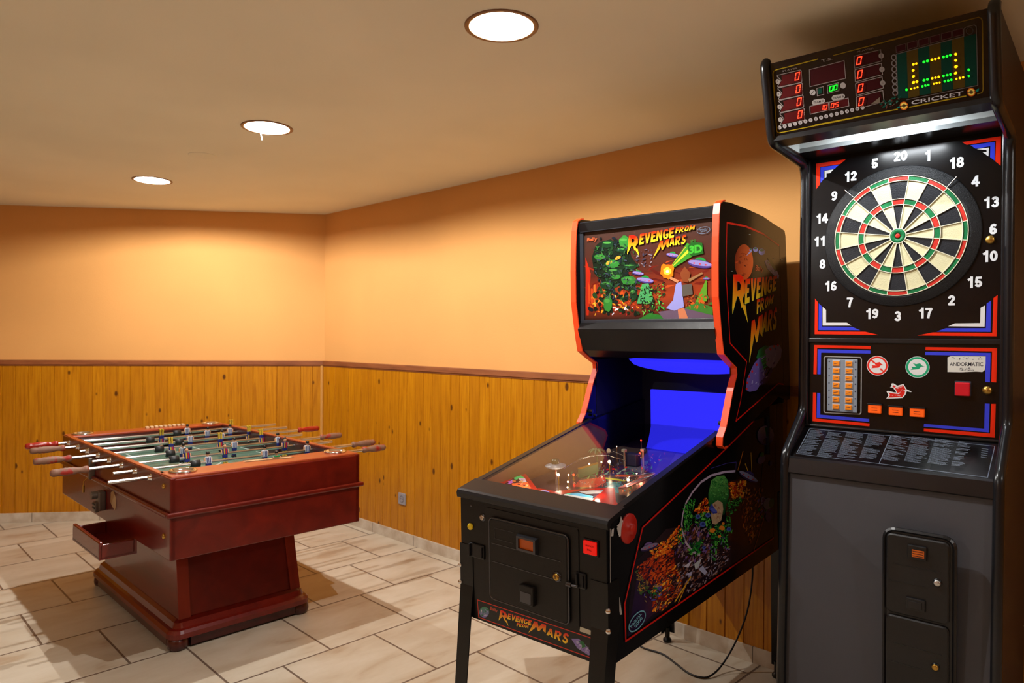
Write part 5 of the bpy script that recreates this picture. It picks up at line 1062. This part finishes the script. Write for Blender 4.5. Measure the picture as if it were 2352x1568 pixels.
part('round_sticker', m, PR, lower, label='red no-entry style sticker with a bird'); m = MB(); w2 = d4.h(1185,342); disc(w2, .0355, G_(200,205,205), 0); disc(w2, .0338, G_(20,160,110), 0); disc(w2, .0272, cW, 0); bird(w2, .037, G_(20,160,110))
part('round_sticker', m, PR, lower, label='green round sticker with a bird')
m = MB(); d5 = Art(m, DP, 1880, 790, 7.838)
d5.poly([(1218,980),(1262,925),(1225,850),(1250,842),(1380,872),(1400,865),(1352,800),(1360,782),(1288,778),(1316,752),(1310,712),(1345,702),(1420,750),(1528,716),(1590,815),(1675,855),(1668,865),(1590,850),(1570,905),(1515,970),(1300,980)], cW)
d5.poly([(1252,962),(1290,918),(1262,872),(1375,892),(1450,900),(1480,860),(1500,820),(1560,845),(1550,895),(1508,952),(1320,962)], G_(215,30,20)); d5.poly([(1378,792),(1518,736),(1570,820),(1545,835),(1500,815),(1470,870),(1420,880)], G_(215,30,20)); d5.poly([(1330,762),(1352,740),(1395,765),(1365,785)], G_(215,40,40))
d5.line([(1400,790),(1500,748)], .001, cW); d5.line([(1408,806),(1508,764)], .001, cW); d5.splat([(1300,915),(1500,918),(1500,935),(1300,932)], [cW], 14, 10, ang=0); part('bird_emblem', m, PR, lower, label='red and white bird emblem')
m = MB(); d4b = Art(m, DP, 1820, 760, 4.126); d4b.poly([(1470,250),(1500,238),(1832,240),(1832,300),(1822,370),(1800,388),(1740,384),(1600,390),(1470,388)], G_(216,216,208))
d4b.text('ANDORMATIC', [(1490,330),(1808,334),(1808,296),(1492,296)], G_(40,40,48), .015)
for y, x0, x1 in ((252,1500,1810),(266,1495,1805),(352,1590,1710),(368,1580,1720)): d4b.splat([(x0,y-4),(x1,y-4),(x1,y+4),(x0,y+4)], [G_(90,90,96)], 22, 7, ang=0, asp=2.5)
part('paper_sticker', m, PR, lower, label='worn white paper sticker')
m = MB(); q = [d4.h(*p) for p in ((1545,610),(1688,612),(1690,486),(1545,484))]; F_ = Frame(q[0], DU, DV, V(0,0,1)); w_, h_ = (q[1]-q[0]).dot(DU), q[3].z-q[0].z; m.box(F_, -.002, w_+.002, -.004, 0, 0, h_+.004, bev=.001, col=G_(60,60,70)); m.box(F_, 0, w_, -.014, -.002, 0, h_, bev=.003, col=G_(200,20,36)); part('red_button', m, PR, dart)
M_OB = mat('lit_orange_button', (245,96,20), emit=(255,90,16), es=.25, rough=.35); M_KTXT = mat('button_lettering', (90,36,16), rough=.6)
for q in (((722,773),(845,773),(845,703)), ((918,793),(1047,795),(1047,724)), ((1117,807),(1255,810),(1255,738))):
    a, b, c_ = [d4.h(*p) for p in q]; F_ = Frame(a, DU, DV, V(0,0,1)); w_, h_ = (b-a).dot(DU), c_.z-a.z; m = MB(); m.box(F_, -.003, w_+.003, -.012, 0, h_, h_+.005, bev=.0015); m.cur = 1; m.box(F_, 0, w_, -.010, 0, 0, h_, bev=.002); m.cur = 2
    for k, z_ in enumerate((.62,.34)): m.box(F_, w_*.28, w_*(.72), -.0106, -.0098, h_*z_, h_*z_+.0018)
    part('orange_button', m, [M_MOLD, M_OB, M_KTXT], dart)
# instruction text on the shelf
sn = (V(0,0,.161)+DV*-.093); sn = (V(0,0,1)*.161 - DV*.093).normalized(); SPl = Pl(DF(0,-.165,1.092), sn)
m = MB(); S4 = Art(m, SPl, 1820, 760, 4.126); GT = G_(104,113,128)
S4.line([(165,925),(932,993),(822,1257),(40,1162)], .0022, GT, True); S4.line([(932,993),(1918,1093),(1850,1388),(822,1257)], .0022, GT, True)
def col_text(q, n, w0):
    Q = quad_map([S4.h(*p) for p in q])
    for i in range(n):
        t = 1-(i+.7)/n
        if random.random() < .07: continue
        e = random.uniform(.75,1.) if random.random() < .75 else random.uniform(.3,.7); s0 = 0.
        while s0 < e:
            s1 = min(e, s0+random.uniform(.06,.16)); g_ = .17/n; m.flat([[Q(s0,t-g_),Q(s1-.012,t-g_),Q(s1-.012,t+g_),Q(s0,t+g_)]], sn, GT); s0 = s1
col_text([(50,1170),(212,1178),(325,945),(175,935)],28,0); col_text([(235,1195),(410,1210),(490,970),(345,950)],28,0); col_text([(425,1212),(610,1232),(700,990),(520,968)],28,0); col_text([(640,1225),(800,1245),(912,1005),(725,988)],26,0)
col_text([(850,1250),(1050,1275),(1130,1045),(945,1005)],26,0); col_text([(1062,1275),(1265,1300),(1340,1055),(1140,1030)],26,0); col_text([(1285,1300),(1490,1325),(1560,1085),(1360,1055)],26,0); col_text([(1510,1330),(1640,1340),(1720,1110),(1585,1090)],22,0)
for k in range(5): S4.line([(1800-k*2,1170+k*20),(1860-k*3,1178+k*20)], .0016, GT)
part('instruction_print', m, print_mat('instruction_ink', rough=.15, coat=.2), shelf, label='columns of small grey printed rules')
# score head
hn = (DV*-.222 + V(0,0,-.063)); s0, s1 = V(0,0,0), V(0,0,0)
HB, HT = (-.325,2.160), (-.386,2.388); hd = V(0,0,1)*(HT[1]-HB[1])+DV*(HT[0]-HB[0]); hup = hd.normalized(); hn = DU.cross(hup).normalized()
if hn.dot(DV) > 0: hn = -hn
m = MB(); m.prism(DF, 0, [HB, HT, (HT[0]+.02, HT[1]+.004), (HB[0]+.02, HB[1])], a0, a1); head = part('score_head', m, M_BGL, dart)
m = MB(); m.prism(DF, 0, [(-.333,2.152),(-.330,2.168),(-.30,2.168),(-.262,2.160),(-.262,2.148)], a0, a1); part('hood_lip', m, M_BPL, head, bevel=.002); m = MB(); m.prism(DF, 0, [(-.10,2.160),(-.10,2.175),(0,2.175),(0,2.155),(-.03,2.155)], a0, a1); part('hood_back_bar', m, M_MOLD, head, bevel=.002)
m = MB(); m.box(DF, a0, a1, -.30, .02, 2.225, 2.24); m.box(DF, a0, a1, -.10, -.09, 2.16, 2.225); m.box(DF, a0, a0+.004, -.30, -.09, 2.16, 2.23); part('hood_lining', m, mat('white_hood_lining', (205,212,212), rough=.45), dart, label='white lining of the lamp hood')
m = MB(); m.cyl(DF(a0+.22,-.20,2.205), DF(a1-.20,-.20,2.205), .016, seg=16); tube_ = part('hood_lamp', m, mat('cool_tube', (255,255,255), emit=(226,240,255), es=9.), dart)
HPl = Pl(DF(0, HB[0], HB[1]) + hn*.0, hn); m = MB(); hA = Art(m, HPl, 1740, 130, 7.841); hB_ = Art(m, HPl, 1900, 60, 7.125); hC = Art(m, HPl, 2040, 20, 5.6)
YL, GL_, DR_ = G_(150,124,20), G_(120,108,104), G_(70,12,10)
hA.line([(1085,45),(330,240),(290,262),(278,310),(345,1330),(365,1365),(400,1372),(1725,1105)], .003, YL); hB_.line([(730,1310+150),(0,1600)], .0001, YL)
hB_.line([(100,480),(1425,135)], .0025, G_(120,96,20)); hC.line([(0,410),(1160,110),(1200,125),(1212,160),(1222,1040),(1205,1080),(1150,1095)], .0025, G_(110,86,22)); hB_.line([(-200,1618),(1150,1360)], .003, YL); hC.line([(270,1268),(1000,1122)], .003, YL)
for k in range(4):
    dx, dy = k*17, k*228; P = [(350+dx,350+dy),(360+dx,335+dy),(770+dx,240+dy),(790+dx,255+dy),(800+dx,445+dy),(785+dx,465+dy),(375+dx,548+dy),(362+dx,530+dy),(425+dx,430+dy)]
    hA.poly([(430+dx,340+dy),(785+dx,260+dy),(795+dx,440+dy),(385+dx,535+dy),(440+dx,420+dy)], G_(66,8,8)); hA.line(P, .002, GL_, True); hA.ell(362+dx,448+dy,42,42,G_(140,130,124)); 
    text_at(m, '1357'[k], hA.h(362+dx,448+dy), DU, hup, .006, hn, G_(40,36,36))
    seg7(m, '0', [hA.h(*p) for p in ((672+dx,440+dy),(760+dx,418+dy),(780+dx,268+dy),(688+dx,290+dy))], hn, G_(255,60,36)) if False else None
    y = k*222; dx = k*12; hB_.poly([(450+dx,500+y),(830+dx,405+y),(870+dx,560+y),(455+dx,670+y)], G_(44,6,8)); hB_.line([(440+dx,510+y),(445+dx,490+y),(875+dx,385+y),(880+dx,430+y),(895+dx,570+y),(450+dx,690+y)], .002, GL_ if k else G_(96,84,80), True)
    if k < 3: hB_.ell(885+dx,485+y,44,44,G_(120,110,104)); text_at(m, '246'[k], hB_.h(885+dx,485+y), DU, hup, .006, hn, G_(40,36,36))
hA.poly([(950,240),(1560,80),(1580,390),(965,530)], G_(46,6,8)); hA.line([(935,235),(1560,72),(1588,390),(945,540)], .002, GL_, True)
hA.ell(993,645,54,54,G_(150,142,138)); hA.line([(965,680),(1020,612)], .0016, G_(30,26,26)); hA.ell(1540,520,54,54,G_(140,130,126)); hA.line([(1070,570),(1190,538),(1196,680),(1078,705)], .002, GL_, True); hA.poly([(1092,580),(1165,562),(1168,660),(1098,676)], G_(8,52,40)); hA.line([(1258,520),(1460,470),(1468,610),(1266,662)], .002, GL_, True); hA.poly([(1275,530),(1450,485),(1455,600),(1280,645)], G_(10,50,20))
for a, t, b in (((985,870),'TEAM A',(1218,770)), ((1338,788),'TEAM B',(1575,690))):
    x0, y0, x1, y1 = *a, *b; hA.poly([(x0+30,y0-92),(x1-35,y1-20),(x1,y1),(x1,y1+40),(x1-35,y1+72),(x0+30,y0+5),(x0,y0-20),(x0,y0-60)], G_(140,132,126)); hA.text(t, [(x0+22,y0-18),(x1-20,y1+42),(x1-20,y1+8),(x0+22,y0-58)], G_(50,44,44))
hA.poly([(955,900),(1275,828),(1285,955),(965,1028)], G_(70,8,8)); hA.line([(942,895),(1275,820),(1290,960),(950,1036)], .002, GL_, True); hA.poly([(1305,825),(1630,752),(1640,880),(1312,955)], G_(56,8,8)); hA.line([(1292,820),(1635,745),(1648,888),(1300,965)], .002, GL_, True)
for k in range(17):
    x, y = 398+k*93.5, 1278-k*22.6; hA.ell(x, y, 36, 36, G_(150,142,140)); text_at(m, str(k+1), hA.h(x, y), DU, hup, .0048, hn, G_(50,44,46))
hA.text('T.S.', [(1160,105),(1355,50),(1345,15),(1150,55)], G_(130,118,110)); hA.text('PLAYER', [(460,275),(725,218),(720,192),(455,248)], G_(110,96,90)); hB_.text('PLAYER', [(490,440),(772,370),(768,345),(486,412)], G_(90,78,74))
for k in range(7): hC.poly([(110+k*125 if False else 0,0),(1,0),(1,1)], DK)
for k in range(6): 
    x0, x1 = 100+k*146, 222+k*147; y0 = 478-k*39.5; hC.poly([(x0+8,y0+8),(x1,y0-24),(x1+4,y0+48),(x0+10,y0+82)], G_(44,10,14)); hC.line([(x0,y0+4),(x1+4,y0-30),(x1+10,y0+50),(x0+6,y0+88)], .0016, G_(72,54,52), True)
tops = lambda x: 585-(x-105)*.256; bots = lambda x: 1180-(x-110)*.189 if x > 250 else 1160
XS = [105,240,385,530,675,820,975,1135]
for k in range(7): x0, x1 = XS[k], XS[k+1]; hC.poly([(x0,tops(x0)),(x1,tops(x1)),(x1+18,bots(x1)-10),(x0+20,bots(x0)-10)], G_(4,44,34) if k % 2 == 0 else G_(64,48,10))
hC.line([(105,585),(975,355),(975,260),(1010,235),(1110,208),(1135,230),(1155,985),(240,1172)], .002, G_(84,76,74)); hC.line([(105,585),(125,1100)], .002, G_(84,76,74)); hC.line([(1015+45*math.cos(t)+35,285+45*math.sin(t)) for t in [2*PI*i/16 for i in range(16)]], .0016, G_(60,54,54), True)
for k in range(7): hC.line([(75+k*3+30*math.cos(t), 626+k*76+32*math.sin(t)) for t in [2*PI*i/16 for i in range(16)]], .0028, G_(104,96,94), True)
hC.text('CRICKET', [(300,1235),(968,1112),(968,1058),(300,1185)], G_(170,164,166), .01)
for x, y in ((205,1248),(1070,1072)): hC.ell(x,y,54,54,G_(190,90,20)); hC.ell(x,y,42,42,G_(220,190,90)); hC.ell(x,y,24,24,G_(90,70,30)); hC.line([(x-60,y+6),(x+60,y-8)], .002, G_(30,26,26)); 
hC.poly([(110,1280),(150,1245),(155,1270),(125,1282)], G_(10,110,100)); hC.poly([(1128,1045),(1170,1025),(1165,1060),(1130,1075)], G_(10,110,100))
hB_.splat([(800,1290),(1130,1110),(1240,1150),(1120,1300),(960,1340)], [G_(10,60,46),G_(14,84,66),G_(8,44,36),G_(60,100,90),G_(90,40,30)], 60, 26, ang=-.6); hB_.poly([(715,1280),(865,1160),(870,1250)], G_(96,84,70))
hp_ = part('score_print', m, print_mat('score_ink', rough=.4, spec=.1), head, label='printed score field with CRICKET lettering')
m = MB(); RG = G_(255,56,30); hA.mb = hB_.mb = hC.mb = m; m.off = .0045
for k in range(4):
    dx, dy = k*17, k*228; seg7(m, '0', [hA.h(*p) for p in ((675+dx,437+dy),(752+dx,418+dy),(776+dx,270+dy),(694+dx,290+dy))], hn, RG)
    y = k*222; dx = k*12; seg7(m, '0', [hB_.h(*p) for p in ((478+dx,645+y),(558+dx,622+y),(582+dx,488+y),(498+dx,508+y))], hn, RG)
for ch, q in (('1',((1140,968),(1185,955),(1200,868),(1150,880))),('0',((1195,965),(1255,948),(1272,860),(1210,875))),('0',((1322,935),(1382,920),(1396,830),(1336,845))),('5',((1402,915),(1462,900),(1476,812),(1416,828)))): seg7(m, ch, [hA.h(*p) for p in q], hn, RG)
part('red_digits', m, print_mat('red_led', emit=2.2), head, label='lit red digits')
m = MB(); m.off = .0045; hA.mb = hB_.mb = hC.mb = m; GG = G_(20,255,40)
for ch, q in (('0',((1295,635),(1365,615),(1380,515),(1310,535))),('0',((1372,612),(1440,595),(1450,498),(1384,515)))): seg7(m, ch, [hA.h(*p) for p in q], hn, GG)
part('green_digits', m, print_mat('green_led', emit=1.8), head, label='lit green digits'); m = MB(); m.off = .0045; hC.mb = m; GD = [(465,685,22,18),(510,672,22,18),(715,622,20,18),(760,612,22,18),(803,598,20,18),(466,920,22,18),(510,910,20,18),(715,865,20,18),(762,855,22,18),(805,845,18,18),(445,998,16,17),(483,988,16,17),(521,980,16,17),(733,934,17,17),(776,925,17,18),(816,915,16,18),(241,1042,18,17),(1040,786,18,20),(1040,866,16,18)]
YD = [(328,717,22,18),(366,706,18,16),(326,794,22,18),(330,871,24,18),(330,948,26,20),(374,938,22,20),(568,658,22,18),(612,648,20,18),(656,636,20,18),(572,895,20,16),(614,887,18,16),(655,877,20,18),(873,586,22,20),(873,664,22,20),(877,745,28,22),(872,828,26,18),(302,1028,16,14),(343,1020,15,14),(382,1011,15,14),(592,966,14,14),(628,957,16,16),(667,949,14,14),(882,902,16,14),(926,892,16,18),(968,883,18,16)]
for x, y, a, b in GD: hC.ell(x, y, a*.85, b*.85, GG, -.5, n=12)
for x, y, a, b in YD: hC.ell(x, y, a*.85, b*.85, G_(255,190,10), -.5, n=12)
for cmb in (): pass
part('score_dots', m, print_mat('lamp_led', emit=1.8), head, label='lit green and amber dots')
# coin doors in the lower front
lt = math.atan(.026/1.04); ln_ = (-DV*math.cos(lt)+V(0,0,1)*math.sin(lt)*-1).normalized(); lup = ln_.cross(DU)*-1
if lup.z < 0: lup = -lup
LF = Frame(DF(0, tilt(0), 0), DU, DU.cross(lup)*-1, lup)
if LF.V.dot(DV) < 0: LF.V = -LF.V
LP = Pl(LF(0,0,0), -LF.V); L5 = Art(MB(), LP, 2010, 1200, 4.262)
def lc(x, y): p = L5.h(x, y)-LF.O; return p.dot(LF.U), p.dot(LF.N)
def rr(F, u0, u1, n0, n1, r, d, k=5):
    P = []
    for cu_, cn_, s in ((u1-r,n1-r,0),(u0+r,n1-r,1),(u0+r,n0+r,2),(u1-r,n0+r,3)):
        for i in range(k+1): t = PI/2*(s+i/k); P.append(F(cu_+r*math.cos(t), d, cn_+r*math.sin(t)))
    return P
uA, _ = lc(78,400); uB, _ = lc(808,400); _, nT = lc(400,75); ua, _ = lc(120,600); ub, _ = lc(735,600); _, nM = lc(420,930)
M_CD = mat('black_coin_door', (18,18,19), rough=.35, bump=.2, bscale=600.)
m = MB(); m.loft([rr(LF,uA,uB,.12,nT,.035,-.0005), rr(LF,uA,uB,.12,nT,.035,-.008), rr(LF,uA+.006,uB-.006,.126,nT-.006,.03,-.013), rr(LF,uA+.012,uB-.012,.132,nT-.012,.026,-.008)]); cfr = part('coin_door_surround', m, M_BPL, dart)
dz = {}
for nm, n0, n1 in (('upper', nM+.004, nT-.018), ('lower', .14, nM-.004)):
    m = MB(); m.loft([rr(LF,ua,ub,n0,n1,.014,-.006), rr(LF,ua,ub,n0,n1,.014,-.014), rr(LF,ua+.004,ub-.004,n0+.004,n1-.004,.012,-.017)]); dz[nm] = part('coin_door', m, M_CD, dart)
for (x0,y0,x1,y1) in ((185,378,665,478),(150,545,510,615)): (a,b),(c_,d_) = lc(x0,y0), lc(x1,y1); bb_ = (b+d_)/2; m = MB(); m.box(LF, a, c_, -.018, -.0165, bb_-.001, bb_+.001); part('door_ridge', m, M_MOLD, dz['upper'])
for (x0,y0,x1,y1) in ((185,1165,665,1265),(150,1330,470,1410)): (a,b),(c_,d_) = lc(x0,y0), lc(x1,y1); bb_ = (b+d_)/2; m = MB(); m.box(LF, a, c_, -.018, -.0165, bb_-.001, bb_+.001); part('door_ridge', m, M_MOLD, dz['lower'])
(a,b),(c_,d_) = lc(335,180), lc(520,375); m = MB(); nn1, nn0 = b-.004, d_+.004
m.box(LF, a, c_, -.026, -.016, nn0, nn1, bev=.002); m.cur = 1; m.box(LF, a+.012, c_-.006, -.0268, -.0255, nn0+.008, nn1-.012, bev=.0005); m.cur = 0
for k in range(4): m.box(LF, a+.014, c_-.008, -.0275, -.0266, nn0+.011+k*.007, nn0+.0125+k*.007)
part('coin_slot', m, [M_CD, mat('dim_amber_window', (190,90,20), emit=(230,90,20), es=.05, rough=.3)], dz['upper'], label='coin slot with a dim amber window')
(a,b),(c_,d_) = lc(320,690), lc(505,880); m = MB(); m.box(LF, a, c_, -.025, -.016, d_+.006, b-.004, bev=.002); m.box(LF, a+.006, c_-.008, -.027, -.024, d_+.012, b-.012, bev=.001); part('coin_return', m, M_BPL, dz['upper'])
for (x, y, M_, dd) in ((622,572,mat('nickel_lock',(196,194,190),rough=.3,metal=.8),'upper'),(602,1390,M_BRASS,'lower')):
    a, b = lc(x, y); m = MB(); m.lathe(LF(a,-.017,b), -LF.V, [(.0125,0),(.012,.003),(.0095,.004)], 24, caps=False); m.cur = 1; m.lathe(LF(a,-.017,b), -LF.V, [(.0092,0),(.009,.007),(.007,.0085),(0,.0085)], 24, caps=False); part('lock', m, [M_MOLD, M_], dz[dd])

# ================================================================= LIGHT, CAMERA
ld = bpy.data.lights.new('hood_tube_light', 'AREA'); ld.shape = 'RECTANGLE'; ld.size = .2; ld.size_y = .05; ld.energy = 2.6; ld.color = (.9,.96,1.)
o = bpy.data.objects.new('hood_tube_light', ld); COL.objects.link(o); P = DF(.27,-.20,2.188)
X_ = DU; Z_ = (V(0,0,1)*.75 - DV*.66).normalized()*1.; Z_ = (V(0,0,1)*.85 + DV*-.3).normalized(); Y_ = Z_.cross(X_)
o.matrix_world = Matrix(((X_.x,Y_.x,Z_.x,P.x),(X_.y,Y_.y,Z_.y,P.y),(X_.z,Y_.z,Z_.z,P.z),(0,0,0,1)))
w = bpy.data.worlds.new('World'); SC.world = w; w.use_nodes = True; w.node_tree.nodes['Background'].inputs[0].default_value = (.02,.018,.016,1); w.node_tree.nodes['Background'].inputs[1].default_value = 1.
cam = bpy.data.cameras.new('Camera'); co = bpy.data.objects.new('Camera', cam); COL.objects.link(co); SC.camera = co
cam.sensor_width = 36; cam.lens = CF/2352*36; cam.clip_start = .05
R_, U_, F_ = CR; co.matrix_world = Matrix(((R_.x,U_.x,-F_.x,CO.x),(R_.y,U_.y,-F_.y,CO.y),(R_.z,U_.z,-F_.z,CO.z),(0,0,0,1)))
cam.dof.use_dof = True; cam.dof.focus_distance = 2.55; cam.dof.aperture_fstop = 4.0
vs_ = SC.view_settings; vs_.view_transform = 'Standard'; vs_.look = 'None'; vs_.gamma = 1; vs_.exposure = 0.; vs_.use_curve_mapping = False
